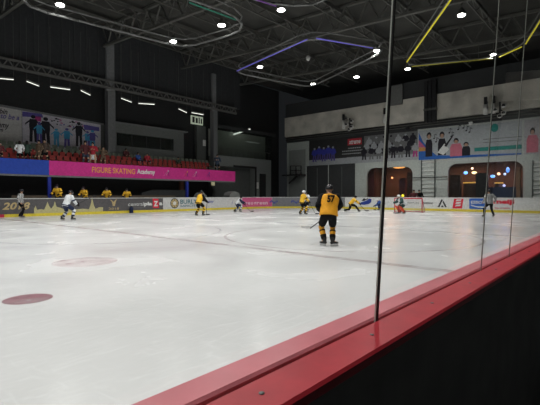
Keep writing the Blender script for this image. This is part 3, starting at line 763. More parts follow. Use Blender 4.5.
for yy, xx0, xx1, n in ((148, 348, 361, 6), (150.6, 342, 367, 13), (153.4, 342, 366, 12), (157.4, 347, 362, 7)):
    for i in range(n):
        p0 = xx0+(xx1-xx0)*i/n; p1 = p0+(xx1-xx0)/n*.75
        zc = ep(354, yy, PXB).z; b.box((PXB-.008, ep(p0, 150, PXB).y, zc-.06), (PXB-.001, ep(p1, 150, PXB).y, zc+.06), M_icy)
inb2(b, 'red_box_print')

# kids poster
t = thing('music_poster', 'white poster of four children with music notes and blue corner', 'poster', ep(419, 160, PXB))
yl, yr = ep(418.3, 150, PXB).y, ep(521, 150, PXB).y; zb1 = ep(418.3, 160.2, PXB).z; zt1 = ep(418.3, 131.3, PXB).z; H = zt1-zb1; W = yl-yr
M_pw = mat('music_poster_white', (.40, .43, .45), .6)
inb2(MB().box((PXB, yl, zb1), (PXB+.04, yr, zt1), M_pw), 'panel')
Q = lambda u, v, d=.004: (PXB-d, yl-u*W, zb1+v*H)
b = MB()
b.prism([Q(0, 0), Q(0, .95), Q(.05, .62), Q(.12, .33), Q(.2, .12), Q(.45, .08), Q(1, .04), Q(1, 0)], (.003, 0, 0), mat('poster_blue', (.03, .13, .45), .6))
b.prism([Q(0, .42, .008), Q(0, .70, .008), Q(.05, .52, .008), Q(.09, .36, .008), Q(.06, .34, .008)], (.003, 0, 0), mat('poster_rose', (.5, .12, .25), .6))
b.prism([Q(0, .30, .01), Q(0, .44, .01), Q(.07, .42, .01), Q(.08, .30, .01)], (.003, 0, 0), mat('poster_orange', (.55, .28, .08), .6))
inb2(b, 'printed_swoosh')
M_skin2 = mat('printed_skin', (.45, .28, .20), .6); M_pk = mat('printed_pink', (.55, .16, .22), .6)
def bust(b, u, v0, v1, m, w=.05, d=.012, hair=M_sil):
    h = v1-v0
    b.prism([Q(u-w, v0, d), Q(u-w, v0+.5*h, d), Q(u-w*.7, v0+.68*h, d), Q(u+w*.7, v0+.68*h, d), Q(u+w, v0+.5*h, d), Q(u+w, v0, d)], (.003, 0, 0), m)
    rr = .13*h+.03
    b.prism([Q(u+.026*math.cos(a*math.pi/6), v0+.84*h+.5*rr*math.sin(a*math.pi/6)*1.6, d+.006) for a in range(12)], (.003, 0, 0), hair)
    b.prism([Q(u+.018*math.cos(a*math.pi/6), v0+.79*h+.5*rr*math.sin(a*math.pi/6)*1.1, d+.010) for a in range(12)], (.003, 0, 0), M_skin2)
b = MB()
bust(b, .115, .10, .95, M_sil, .038); bust(b, .255, .12, .93, M_sil, .042, .014); bust(b, .40, .06, .66, M_pk, .06, .016); bust(b, .50, .06, .50, M_sil, .04, .02)
b.prism([Q(.21, .22, .024), Q(.28, .50, .024), Q(.33, .30, .024), Q(.27, .12, .024)], (.003, 0, 0), M_white)
b.prism([Q(.28, .42, .026), Q(.37, .78, .026), Q(.378, .76, .026), Q(.30, .38, .026)], (.003, 0, 0), M_sil)
inb2(b, 'printed_children')
b = MB()
for u, v in ((.17, .7), (.19, .58), (.33, .84), (.35, .72), (.42, .92), (.47, .95), (.50, .86), (.53, .8)):
    b.ball(Vector(Q(u, v, .012)), (.004, .09, .07), M_sil, 8, 6); b._bar(Vector(Q(u+.008, v, .012)), Vector(Q(u+.008, v+.14, .012)), (.02, .02), M_sil); b._bar(Vector(Q(u+.008, v+.14, .012)), Vector(Q(u+.03, v+.1, .012)), (.02, .03), M_sil)
M_tl = mat('printed_teal', (.03, .25, .22), .6)
b.prism([Q(.765+.035*math.cos(a*math.pi/8), .86+.13*math.sin(a*math.pi/8), .012) for a in range(16)], (.003, 0, 0), M_tl)
b.prism([Q(.58, .17, .012), Q(1, .17, .012), Q(1, .29, .012), Q(.58, .29, .012)], (.003, 0, 0), M_tl)
b.prism([Q(.66, .52, .012), Q(1, .52, .012), Q(1, .54, .012), Q(.66, .54, .012)], (.003, 0, 0), M_gr)
b.prism([Q(.66, .42, .012), Q(1, .42, .012), Q(1, .44, .012), Q(.66, .44, .012)], (.003, 0, 0), M_gr)
inb2(b, 'printed_notes')
t = thing('music_poster', 'white poster with pink dressed child at the far right edge', 'poster', ep(523, 160, PXB))
yl, yr = ep(523.5, 150, PXB).y, ep(575, 150, PXB).y; W = (yl-yr)*2.0
inb2(MB().box((PXB, yl, zb1), (PXB+.04, yr, zt1), M_pwhite), 'panel')
b = MB(); bust(b, .085, .04, .78, M_pk, .06, .012); inb2(b, 'printed_child')

# white louvre ladders between the windows
M_lv = mat('louvre_white', (.72, .74, .72), .5)
for p0, p1, l in ((421.5, 435.5, 'white slatted vent panel between the two arched windows'), (532, 548, 'white slatted vent panel at the right edge of the photo')):
    ya, yb = ep(p0, 170).y, ep(p1, 170).y; za, zb = .3, ep(p0, 160.5).z
    t = thing('vent_panel', l, 'vent', (WX-.1, ya, za), 0, 'white slatted vents on the end wall')
    inb2(MB().box((WX-.05, ya, za), (WX-.001, yb, zb), M_wall), 'back_panel')
    b = MB(); n = 11
    for k in range(n):
        z = za+(zb-za)*(k+.5)/n; b.prism([(WX-.05, ya-.1, z-.09), (WX-.16, ya-.1, z-.02), (WX-.16, ya-.1, z+.06), (WX-.05, ya-.1, z+.04)], (0, yb-ya+.2, 0), M_lv)
    inb2(b, 'slats')
    b = MB()
    for yy in (ya, yb+.08): b.box((WX-.2, yy-.08, za), (WX-.05, yy, zb), M_char)
    inb2(b, 'side_rail')
b = MB(); b.bar((WX-.25, ep(413, 178).y, ep(413, 178).z), (WX-.25, ep(448, 178).y, ep(413, 178).z), .045, M_black, 8)

for px_ in (414, 447): b._bar((WX-.25, ep(px_, 178).y, ep(413, 178).z), (WX+.01, ep(px_, 178).y, ep(413, 178).z), .03, M_black)
tag(b.build('cable'), 'black horizontal cable crossing the vent between the windows', 'cable')

# ---------------------------------------------------------------- restaurant behind the windows
RX0, RX1 = WX+T, WX+7.5
M_rwall = mat('restaurant_wall', (.10, .058, .045), .7); M_rfl = mat('restaurant_floor', (.05, .03, .03), .5); M_rce = mat('restaurant_ceiling', (.20, .13, .10), .7)
RY0, RY1, RZT = w1[0]+2.2, w2[1]-3, 5.0
struct(MB().box((RX1, RY0, 0), (RX1+.2, RY1, RZT), M_rwall).build('wall_restaurant_back'))
struct(MB().box((RX0, RY0, 0), (RX1, RY0+.2, RZT), M_rwall).build('wall_restaurant_left'))
struct(MB().box((RX0, RY1, 0), (RX1, RY1-.2, RZT), M_rwall).build('wall_restaurant_right'))
struct(MB().box((RX0, RY0, 0), (RX1, RY1, .1), M_rfl).build('floor'))
struct(MB().box((RX0, RY0, RZT), (RX1, RY1, RZT+.2), M_rce).build('ceiling'))
def lampball(px, py, X, r, col, e, lab, name='pendant_lamp'):
    c = onX(px, py, X); t = thing(name, lab, 'light', c, 0, 'lamps inside the restaurant')
    o = MB().ball((0, 0, 0), r, mat('lamp_'+name+str(round(col[2], 2))+str(e), col, .4, 0, e), 10, 8).build('bulb', t)
    if c.z+.2 < RZT:
        o = MB().bar((0, 0, r if not isinstance(r, tuple) else r[2]), (0, 0, RZT-c.z), .015, M_black, 6).build('cord', t)
    ld = bpy.data.lights.new('lamp_light', 'POINT'); ld.energy = 14; ld.color = col; ld.shadow_soft_size = .2
    lo = bpy.data.objects.new('lamp_light', ld); C.objects.link(lo); lo.parent = t; lo.location = (-.5, 0, -.3)
lampball(465.5, 172.8, WX+3.5, (.2,.2,.16), (.12, .35, 1.0), 4, 'blue lamp in the left part of the wide arched window')
lampball(474, 172.7, WX+3.5, (.25,.25,.14), (1, .72, .35), 4, 'warm lamp right beside the blue lamp')
lampball(472, 168.5, WX+4.5, (.13,.13,.12), (1, .70, .55), 3, 'small warm lamp above the warm lamp')
lampball(492.5, 176.3, WX+3, (.22,.22,.15), (.15, .40, 1.0), 3, 'blue lamp in the middle of the wide window beside the thin joint')
lampball(498.5, 173.8, WX+4, .15, (1, .6, .35), 3, 'warm lamp just right of the middle blue lamp')
lampball(507.5, 170, WX+4, (.16,.16,.28), (.10, .30, .9), 2, 'tall blue lamp high in the right part of the wide window')
lampball(504.5, 174.2, WX+4.5, .12, (.4, .55, 1), 2.5, 'small blue lamp below the tall blue one')
lampball(518.8, 186.5, WX+2.6, (.12,.12,.16), (.03, .08, .8), 3, 'deep blue lamp low at the right side of the wide window')
lampball(504, 185.5, WX+3, .13, (.55, .6, 1), 2, 'pale lamp low above the blue counter')
lampball(399, 167.5, WX+3.5, (.5,.7,.1), (1, .45, .12), 1.6, 'broad orange lamp shade in the narrow arched window', 'orange_lamp')
lampball(392, 178, WX+4.5, .12, (1, .45, .2), 1.2, 'tiny orange lamp under the broad orange shade', 'orange_lamp')
for yy, col, e in ((ep(390, 170, WX+4).y, (1, .5, .28), 260), (ep(460, 170, WX+4).y, (1, .55, .32), 320), (ep(510, 170, WX+4).y, (1, .52, .30), 260), (ep(500, 170, WX+4).y, (.2, .35, 1), 90)):
    ld = bpy.data.lights.new('room_glow', 'AREA'); ld.shape = 'RECTANGLE'; ld.size = 2; ld.size_y = 2; ld.energy = e; ld.color = col
    lo = bpy.data.objects.new('room_glow', ld); C.objects.link(lo); lo.location = (WX+4.5, yy, RZT-.1)
# counters
def counter(px0, px1, pyt, X, lab, m, glow=None, name='bar_counter'):
    ya, yb = ep(px0, 180, X).y, ep(px1, 180, X).y; zt = onX((px0+px1)/2, pyt, X).z
    t = thing(name, lab, 'counter', (X, (ya+yb)/2, .1))
    n = 12; rr = (ya-yb)/2; cy = (ya+yb)/2
    pts = [(X+.9-.9*math.sin(math.pi*k/n), cy+rr*math.cos(math.pi*k/n), .1) for k in range(n+1)]
    inb2x = lambda mm, nm: setattr(mm.build(nm, t), 'matrix_parent_inverse', Matrix.Translation(-t.location))
    inb2x(MB().prism(pts, (0, 0, zt-.1), m), 'base')
    if glow:
        p2 = [(p[0]-.05 if 0 < k < n else p[0], cy+(p[1]-cy)*1.03, zt) for k, p in enumerate(pts)]
        inb2x(MB().prism(p2, (0, 0, .12), glow), 'glowing_edge')
M_cg = mat('counter_glow', (.8, .45, .1), .4, 0, .8, ecol=(1, .55, .12))
counter(461, 479, 183.2, WX+2.2, 'round bar counter with glowing yellow edge behind the wide window', M_rwall, M_cg)
counter(493, 501, 183.5, WX+2.4, 'small bar counter with yellow edge right of the thin joint', M_rwall, M_cg)
counter(484, 520, 187, WX+1.2, 'low blue counter in the right part of the wide window', mat('counter_blue', (.05, .07, .16), .5))
for p0, p1, pt, X, l, m in ((449, 460, 176, WX+1.5, 'dark cabinet at the left inside the wide window', mat('cabinet_brown', (.04, .022, .02), .6)),
                        (475.5, 487, 174, WX+.6, 'black tall cabinet in the middle of the wide window', M_black), (367, 374, 169, WX+.8, 'dark red curtain at the left of the narrow window', mat('curtain', (.09, .02, .02), .8)),
                        (399, 405, 179, WX+2.0, 'maroon screen inside the narrow window', mat('maroon', (.10, .025, .03), .7)), (407, 412, 173, WX+1, 'dark brown cabinet at the right of the narrow window', mat('cab2', (.05, .02, .015), .7)),
                        (516, 520, 168, WX+.9, 'lit pale post at the right side of the wide window', mat('lit_post', (.35, .20, .12), .7))):
    ya, yb = ep(p0, 180, X).y, ep(p1, 180, X).y
    t = thing('curtain' if 'curtain' in l else 'post' if 'post' in l else 'room_screen' if 'screen' in l else 'tall_cabinet', l, 'post' if 'post' in l else 'furniture', (X, ya, .1))
    b = MB(); b.box((X, ya, .1), (X+.5, yb, onX(p0, pt, X).z), m); inb2(b, 'body')
    b = MB(); b.box((X-.04, ya+.05, onX(p0, pt, X).z), (X+.55, yb-.05, onX(p0, pt, X).z+.08), m); inb2(b, 'top')
# dining tables with chairs? only dark shapes read in the photo: a few round tables
for i, (px_, X) in enumerate(((380, WX+3.2), (394, WX+5), (456, WX+4.2))):
    y = ep(px_, 180, X).y; t = thing('round_table', ['dark round table behind the narrow window at left', 'dark round table deep behind the narrow window', 'dark round table behind the left of the wide window'][i], 'table', (X, y, .1), 0, 'restaurant tables')
    MB().loft([(0,0,.72), (0,0,.76)], [.5, .5], M_rwall, 16, caps=False).build('table_top', t); MB().loft([(0,0,0),(0,0,.03),(0,0,.05),(0,0,.72)], [.25,.25,.04,.04], M_black, 10, caps=False).build('leg', t)

# ---------------------------------------------------------------- fixtures on the concrete band
M_spk = mat('speaker_white', (.62, .62, .60), .5)
def spk(px, py, h, lab):
    X = WX-1.1; c = onX(px, py, X); t = thing('wall_speaker', lab, 'speaker', c, 0, 'white fixtures on the concrete band')
    MB().loft([(0,0,-h/2), (0,0,h/2)], [.2, .2], M_spk, 12, caps=False).build('body', t)
    b = MB(); b._bar((0,0,h/2), (0,0,h/2+.7), (.12, .12), M_black); b._bar((0,0,h/2+.3), (.7,0,h/2+.3), .05, M_black); b.build('bracket', t)
def cluster(px, py, lab):
    X = WX-1.1; c = onX(px, py, X); t = thing('spotlight_cluster', lab, 'spotlight', c, 0, 'white fixtures on the concrete band')
    b = MB(); b._bar((0,0,-.7), (0,0,.7), .06, M_black); b._bar((0,0,0), (.6,0,0), .05, M_black); b.build('pole', t)
    for k, (dy, dz) in enumerate(((-.35, .35), (.32, .05), (-.35, -.30), (-.05, -.55))):
        h = thing('x', None, None, (0,0,0)); bpy.data.objects.remove(h)
        o = MB().loft([(-.3, dy, dz-.08), (.05, dy, dz+.02), (.25, dy, dz+.05)], [.2, .17, .08], M_spk, 12, caps=False).build('lamp_head', t)
        MB().loft([(-.31, dy, dz-.085), (-.30, dy, dz-.08)], [.15, .16], M_black, 12, caps=False).build('lens', o)
spk(343.5, 125, 1.0, 'white cylinder speaker left of the spotlight cluster over the team banner')
cluster(349.5, 124.5, 'cluster of white spotlights over the team banner')
spk(384.5, 119, .9, 'white cylinder speaker beside the thick glass joint')
spk(484.7, 110, .9, 'white cylinder speaker over the music poster')
spk(492.5, 109, .9, 'white cylinder speaker touching the right spotlight cluster')
cluster(499, 110, 'cluster of white spotlights over the music poster')
c = onX(407, 129, WX-.9); t = thing('dome_camera', 'small black dome camera under the concrete band', 'camera', c)
MB().ball((0,0,0), (.25,.25,.2), M_black, 12, 8).build('dome', t); MB().box((-.1,-.1,.1), (.9,.1,.2), M_black).build('mount', t)
c = onX(470, 123.5, WX-.7); t = thing('junction_box', 'small grey junction box under the concrete band', 'box', c); MB().box((-.1,-.15,-.13), (.2,.15,.13), M_white).build('box_body', t)

# ---------------------------------------------------------------- roof steel
def truss(X, lab, ylo=-8, yhi=BWY-.3, depth=1.5, m=M_steel):
    t = thing('roof_truss', lab, 'truss', (X, ylo, roofz(ylo)), 0, 'steel roof trusses across the hall')
    def it(mm, nm): o = mm.build(nm, t); o.matrix_parent_inverse = Matrix.Translation((-X, -ylo, -roofz(ylo))); return o
    zt = lambda y: roofz(y)+.1; zb = lambda y: roofz(y)-depth
    it(MB()._bar((X, ylo, zt(ylo)), (X, yhi, zt(yhi)), (.11, .09), m), 'top_chord')
    it(MB()._bar((X, ylo, zb(ylo)), (X, yhi, zb(yhi)), (.11, .09), m), 'bottom_chord')
    b = MB(); n = 26
    for k in range(n):
        a = ylo+(yhi-ylo)*k/n; c_ = ylo+(yhi-ylo)*(k+1)/n; mid = (a+c_)/2
        b._bar((X, a, zb(a)), (X, mid, zt(mid)), .05, m); b._bar((X, mid, zt(mid)), (X, c_, zb(c_)), .05, m)
    it(b, 'web')
TX = [9.7, 17.5, 25.7, 34.0]
for X, l in zip(TX, ('nearest', 'second', 'third', 'fourth', 'farthest')): truss(X, l+' dark steel roof truss crossing the hall')
pur = [4, 8, 12, 16, 20, 24, 28, 32]
for k, y in enumerate(pur):
    t = thing('roof_beam', 'thin steel roof beam running lengthwise, number %d from the near side' % (k+1) if False else 'thin lengthwise steel roof beam under the deck', 'beam', (8, y, roofz(y)), 0, 'lengthwise roof beams')
    o = MB()._bar((2, y, roofz(y)-.15), (42.6, y, roofz(y)-.15), (.05, .13), M_steel).build('beam', t); o.matrix_parent_inverse = Matrix.Translation((-8, -y, -roofz(y)))
    b = MB()
    for q_ in range(20):
        xx = 2+q_*2.03; b._bar((xx, y, roofz(y)-.2), (xx+1, y, roofz(y)-.85), .028, M_steel); b._bar((xx+1, y, roofz(y)-.85), (xx+2.03, y, roofz(y)-.2), .028, M_steel)
    b._bar((2, y, roofz(y)-.85), (42.6, y, roofz(y)-.85), .04, M_steel)
    o = b.build('web', t); o.matrix_parent_inverse = Matrix.Translation((-8, -y, -roofz(y)))
# side truss above the gallery
t = thing('side_truss', 'long dark lattice girder above the gallery tubes', 'truss', (0, 34.2, 10.2))
ty = 34.2
def zt_(px, py): return onY(px, py, ty).z
za, zb = onY(0, 66, ty).z, onY(0, 58, ty).z
def it(mm, nm): o = mm.build(nm, t); o.matrix_parent_inverse = Matrix.Translation((0, -ty, -10.2)); return o
M_lat = mat('lattice_grey', (.11, .11, .105), .6)
it(MB()._bar((0, ty, za), (33, ty, za), (.08, .1), M_lat), 'bottom_chord'); it(MB()._bar((0, ty, zb), (33, ty, zb), (.08, .07), M_lat), 'top_chord')
b = MB()
for k in range(44): b._bar((k*.75, ty, za), (k*.75+.375, ty, zb), .04, M_lat); b._bar((k*.75+.375, ty, zb), (k*.75+.75, ty, za), .04, M_lat)
it(b, 'web')
# dark fascia wall above gallery opening, ribbed
b = MB()
zf = zb+.1
b.box((X0, 34.6, zf), (34, 34.75, roofz(34.6)), mat('upper_wall', (.035, .037, .04), .8))
for k in range(28): b.box((6+k*1.0, 34.56, zf), (6.08+k*1.0, 34.599, roofz(34.6)), M_dark2)
struct(b.build('wall_upper_side'))
struct(MB().box((X0, 34.76, zf), (34, BWY-.01, zf+.1), M_dark).build('ceiling'))
# short columns in front of upper wall
for px, w, lab in ((110.8, .36, 'upper grey column face in front of the ribbed wall, left one'), (214, .26, 'upper grey column face in front of the ribbed wall, right one')):
    x = side_x(px, 34.4); tag(MB().box((x-w, 34.3, za-.2), (x+w, 34.55, roofz(34.4)-1.2), M_col).build('column'), lab, 'column')

# hoops (light tracks) hung from the roof
def hoop(pts, Z, lab, led=None, r=.07, closed=True):
    P = [onZ(x, y, Z) for x, y in pts]
    # smooth corners
    Q_ = []
    n = len(P)
    for i in range(n):
        a, b_, c_ = P[i-1], P[i], P[(i+1) % n]
        k = .25
        Q_ += [b_+(a-b_)*min(.45, 1.2/max(.01, (a-b_).length)), b_+((a-b_)*min(.45, 1.2/max(.01, (a-b_).length))+(c_-b_)*min(.45, 1.2/max(.01, (c_-b_).length)))*.28, b_+(c_-b_)*min(.45, 1.2/max(.01, (c_-b_).length))]
    c = sum(P, Vector())/n
    t = thing('ceiling_hoop', lab, 'light track', c, 0, 'hoop shaped light tracks under the roof')
    def ih(mm, nm): o = mm.build(nm, t); o.matrix_parent_inverse = Matrix.Translation(-c); return o
    b = MB()
    for dz, w in ((0, r), (.45, r*.7)):
        for i in range(len(Q_)):
            b.bar(Q_[i]+Vector((0,0,dz)), Q_[(i+1) % len(Q_)]+Vector((0,0,dz)), w, M_steel2, 6)
    ih(b, 'track')
    b = MB()
    for i in range(0, len(Q_), 3):
        b.bar(Q_[i], Vector((Q_[i].x, Q_[i].y, roofz(Q_[i].y)-1.4)), .018, M_steel, 6)
    ih(b, 'hanger')
    if led:
        for col, segs in led:
            b = MB()
            for p0, p1 in segs:
                A_, B_ = onZ(p0[0], p0[1], Z), onZ(p1[0], p1[1], Z)
                b.bar(A_-Vector((0,0,.06)), B_-Vector((0,0,.06)), .045, col, 6)
            ih(b, 'led_strip')
M_ledb = mat('led_blue', (.10, .09, .45), .4, 0, .35, ecol=(.25, .22, .9)); M_ledg = mat('led_green', (.03, .16, .11), .4, 0, .08, ecol=(.1, .6, .4))
M_ledy = mat('led_yellow', (.6, .55, .03), .4, 0, .55, ecol=(.85, .75, .04)); M_ledd = mat('led_dim_yellow', (.3, .28, .04), .4, 0, .10, ecol=(.85, .75, .04)); M_ledp = mat('led_purple', (.12, .05, .2), .4, 0, .12, ecol=(.5, .2, .8))
HZ = 11.7
hoop([(24, -16), (24, 8), (80, 22), (185, 49), (245, 32), (238, 17), (140, -16)], HZ, 'grey rounded hoop track over the left side of the ice', [(M_ledg, [((190, 3), (236, 20))])])
hoop([(233, 73), (310, 38), (388, 50), (310, 88)], HZ, 'grey and blue hoop track over the far end of the ice', [(M_ledb, [((237, 71), (307, 39.5)), ((316, 38.5), (372, 48))])])
hoop([(462, -20), (403, 67), (495, 58), (523, 45), (556, -8), (550, -20)], HZ, 'yellow lit hoop track over the right of the ice', [(M_ledy, [((453, -5), (406, 62)), ((524, 44), (545, 10)), ((498, 57), (520, 47))]), (M_ledd, [((411, 66.4), (492, 58.5))])], .05)
hoop([(222, -20), (252, 3), (315, 9), (355, -20)], HZ, 'grey hoop track cut by the top of the photo', [(M_ledp, [((243, -4), (276, 6.5))])])

# lamps
lamps = [(62,7),(174,43),(222,27),(281,12),(260,68),(313,85),(356,78),(376,52),(460,17),(407,70),(492,56)]
LZ = 12.0
names = ['at the top left', 'on the lower edge of the left hoop', 'inside the right corner of the left hoop', 'at the top middle of the photo',
 'inside the left end of the blue hoop', 'on the lower edge of the blue hoop', 'below the right end of the blue hoop', 'at the right end of the blue hoop', 'inside the yellow hoop near the top', 'below the left corner of the yellow hoop', 'on the lower edge of the yellow hoop']
M_lamp = mat('lamp_glow', (1, 1, .97), .4, 0, 30, ecol=(1, 1, .96))
def make_lamp():
    t = thing('high_bay_lamp', 'x', 'lamp')
    MB().loft([(0,0,.05), (0,0,.12), (0,0,.35), (0,0,.42)], [.30, .27, .13, .10], M_steel, 16, caps=False).build('reflector', t)
    MB().loft([(0,0,0), (0,0,.045)], [.21, .21], M_lamp, 16, caps=False).build('lens', t)
    MB().bar((0,0,.42), (0,0,1.0), .02, M_steel, 6).build('hanger', t)
    ld = bpy.data.lights.new('lamp_beam', 'SPOT'); ld.energy = LP; ld.spot_size = math.radians(150); ld.spot_blend = .7; ld.shadow_soft_size = .25; ld.color = (1, 1, .965)
    lo = bpy.data.objects.new('lamp_beam', ld); C.objects.link(lo); lo.parent = t; lo.location = (0, 0, -.05)
    return t
LP = 1630
lt = None
allp = [(onZ(x, y, LZ), 'bright round high bay lamp '+n) for (x, y), n in zip(lamps, names)]
extra = [(3, 24), (3, 17), (3, 10), (9.7, 17.5), (9.7, 11), (9, 4), (17.4, 8.5), (-4, 22), (-4, 13), (-4, 5), (-11, 22), (-11, 10), (3, 4)]
for x, y in extra: allp.append((Vector((x, y, LZ)), 'bright round high bay lamp out of the frame overhead'))
for i, (p, l) in enumerate(allp):
    if lt is None: lt = make_lamp(); t = lt
    else: t = copy_tree(lt)
    t.location = p; t['label'] = l; t['group'] = 'high bay lamps over the ice'
    # hanger goes up to the roof: longer rod
# small unlit roof fixture
c = onZ(308, 59, 12.2); t = thing('roof_fixture', 'small unlit pale fixture inside the blue hoop', 'fixture', c); MB().ball((0,0,0), (.16,.16,.22), M_spk, 10, 8).build('housing', t); MB().bar((0,0,.2), (0,0,1.2), .02, M_steel, 6).build('hanger', t)

# world: faint ambient of the hall
w = bpy.data.worlds.new('world'); bpy.context.scene.world = w; w.use_nodes = True
w.node_tree.nodes['Background'].inputs[0].default_value = (.5, .55, .6, 1); w.node_tree.nodes['Background'].inputs[1].default_value = .02

#PEOPLE-BEGIN
# ---------------------------------------------------------------- people
M_skin = mat('skin', (.50, .30, .20), .55); M_hairk = mat('hair_black', (.012, .010, .010), .6)
J_gold = mat('jersey_gold', (.80, .36, .02), .6); J_yel = mat('jersey_yellow', (.85, .50, .04), .6); J_blk = mat('jersey_black', (.008, .008, .009), .8, spec=.08)
J_white = mat('jersey_white', (.72, .74, .76), .6); J_lblue = mat('jersey_pale_blue', (.14, .30, .52), .6); J_navy = mat('jersey_navy', (.012, .02, .06), .6)
J_blue = mat('jersey_royal', (.04, .10, .35), .6); J_teal = mat('jersey_dark_teal', (.02, .06, .06), .6); J_red = mat('goalie_red', (.75, .10, .05), .5)
J_mar = mat('cloth_maroon', (.10, .025, .03), .7); J_coat = mat('cloth_red', (.40, .03, .05), .7); J_green = mat('cloth_dark_green', (.03, .06, .045), .7); J_brown = mat('cloth_brown', (.13, .09, .06), .7, var=.5, scale=20)
J_jean = mat('cloth_denim', (.04, .06, .10), .7); M_helw = mat('helmet_white', (.75, .76, .76), .3); M_helk = mat('helmet_black', (.015, .015, .018), .3)
M_boot = mat('skate_boot', (.02, .02, .02), .4); M_blade = mat('skate_blade', (.5, .5, .5), .3, .8); M_shaft = mat('stick_shaft', (.03, .03, .03), .5); M_tape = mat('stick_tape', (.03, .03, .03), .7); M_tapew = mat('stick_tape_white', (.7, .7, .7), .7)
def stripe_mat():
    m = bpy.data.materials.new('referee_stripes'); m.use_nodes = True; nt = m.node_tree; b = nt.nodes['Principled BSDF']
    tc = nt.nodes.new('ShaderNodeTexCoord'); wv = nt.nodes.new('ShaderNodeTexWave'); wv.bands_direction = 'X'; wv.inputs['Scale'].default_value = 4.2
    r = nt.nodes.new('ShaderNodeValToRGB'); r.color_ramp.interpolation = 'CONSTANT'
    r.color_ramp.elements[0].color = (.10, .10, .10, 1); r.color_ramp.elements[1].position = .36; r.color_ramp.elements[1].color = (.55, .56, .56, 1)
    nt.links.new(tc.outputs['Object'], wv.inputs['Vector']); nt.links.new(wv.outputs['Fac'], r.inputs['Fac']); nt.links.new(r.outputs['Color'], b.inputs['Base Color']); b.inputs['Roughness'].default_value = .7
    return m
J_ref = stripe_mat()
def ik(a, b, l1, l2, hint):
    d = b-a; L = min(d.length, (l1+l2)*.999); dn = d.normalized(); x = (l1*l1-l2*l2+L*L)/(2*L); h = math.sqrt(max(0, l1*l1-x*x))
    hh = Vector(hint); hh = hh-dn*hh.dot(dn); hh = hh.normalized() if hh.length > 1e-5 else Vector((0, 1, 0))
    return a+dn*x+hh*h, a+dn*L
def skin_body(jt, parent, s):
    """one continuous body grown over the skeleton"""
    order = ['pel', 'mid', 'chest', 'neck', 'jaw', 'crown', 'shL', 'elL', 'haL', 'shR', 'elR', 'haR', 'hipL', 'knL', 'anL', 'toL', 'hipR', 'knR', 'anR', 'toR']
    rad = dict(pel=.12, mid=.11, chest=.125, neck=.052, jaw=.075, crown=.082, shL=.058, elL=.042, haL=.03, shR=.058, elR=.042, haR=.03, hipL=.09, knL=.058, anL=.04, toL=.032, hipR=.09, knR=.058, anR=.04, toR=.032)
    ed = [('pel','mid'),('mid','chest'),('chest','neck'),('neck','jaw'),('jaw','crown'),('chest','shL'),('shL','elL'),('elL','haL'),('chest','shR'),('shR','elR'),('elR','haR'),('pel','hipL'),('hipL','knL'),('knL','anL'),('anL','toL'),('pel','hipR'),('hipR','knR'),('knR','anR'),('anR','toR')]
    me = bpy.data.meshes.new('body'); me.from_pydata([tuple(jt[k]) for k in order], [(order.index(a), order.index(b)) for a, b in ed], [])
    o = bpy.data.objects.new('body', me); C.objects.link(o)
    o.modifiers.new('skin', 'SKIN'); o.modifiers.new('sub', 'SUBSURF').levels = 1
    me.skin_vertices[0].data  # layer exists once the modifier is there
    for i, k in enumerate(order): r = rad[k]*s; me.skin_vertices[0].data[i].radius = (r, r)
    me.skin_vertices[0].data[0].use_root = True
    bpy.context.view_layer.update(); dg = bpy.context.evaluated_depsgraph_get()
    m2 = bpy.data.meshes.new_from_object(o.evaluated_get(dg)); bpy.data.objects.remove(o)
    m2.materials.clear(); m2.materials.append(M_skin)
    for p in m2.polygons: p.use_smooth = True; p.material_index = 0
    o = bpy.data.objects.new('body', m2); C.objects.link(o); o.parent = parent
    return o
def hand_mesh(w, d, side, m, k=1.0):
    """palm, four curled fingers and a thumb; w wrist, d pointing direction, side thumb side"""
    b = MB(); d = Vector(d).normalized(); sd = Vector(side); sd = (sd-d*sd.dot(d)).normalized(); n = d.cross(sd)
    b.loft([w, w+d*.05*k, w+d*.09*k], [(.028*k, .016*k), (.042*k, .018*k), (.040*k, .016*k)], m, 8, sd)
    for j, l in enumerate((.065, .075, .07, .055)):
        r0 = w+d*.085*k+sd*(.030-.020*j)*k
        p1 = r0+d*l*.5*k+n*.012*k; p2 = p1+(d*.45+n*.8)*l*.55*k
        b.loft([r0, p1, p2], [.0095*k, .009*k, .007*k], m, 6)
    b.loft([w+d*.03*k+sd*.03*k, w+d*.06*k+sd*.055*k, w+d*.09*k+sd*.055*k+n*.015*k], [.012*k, .011*k, .008*k], m, 6)
    return b
def V(*a): return Vector(a)
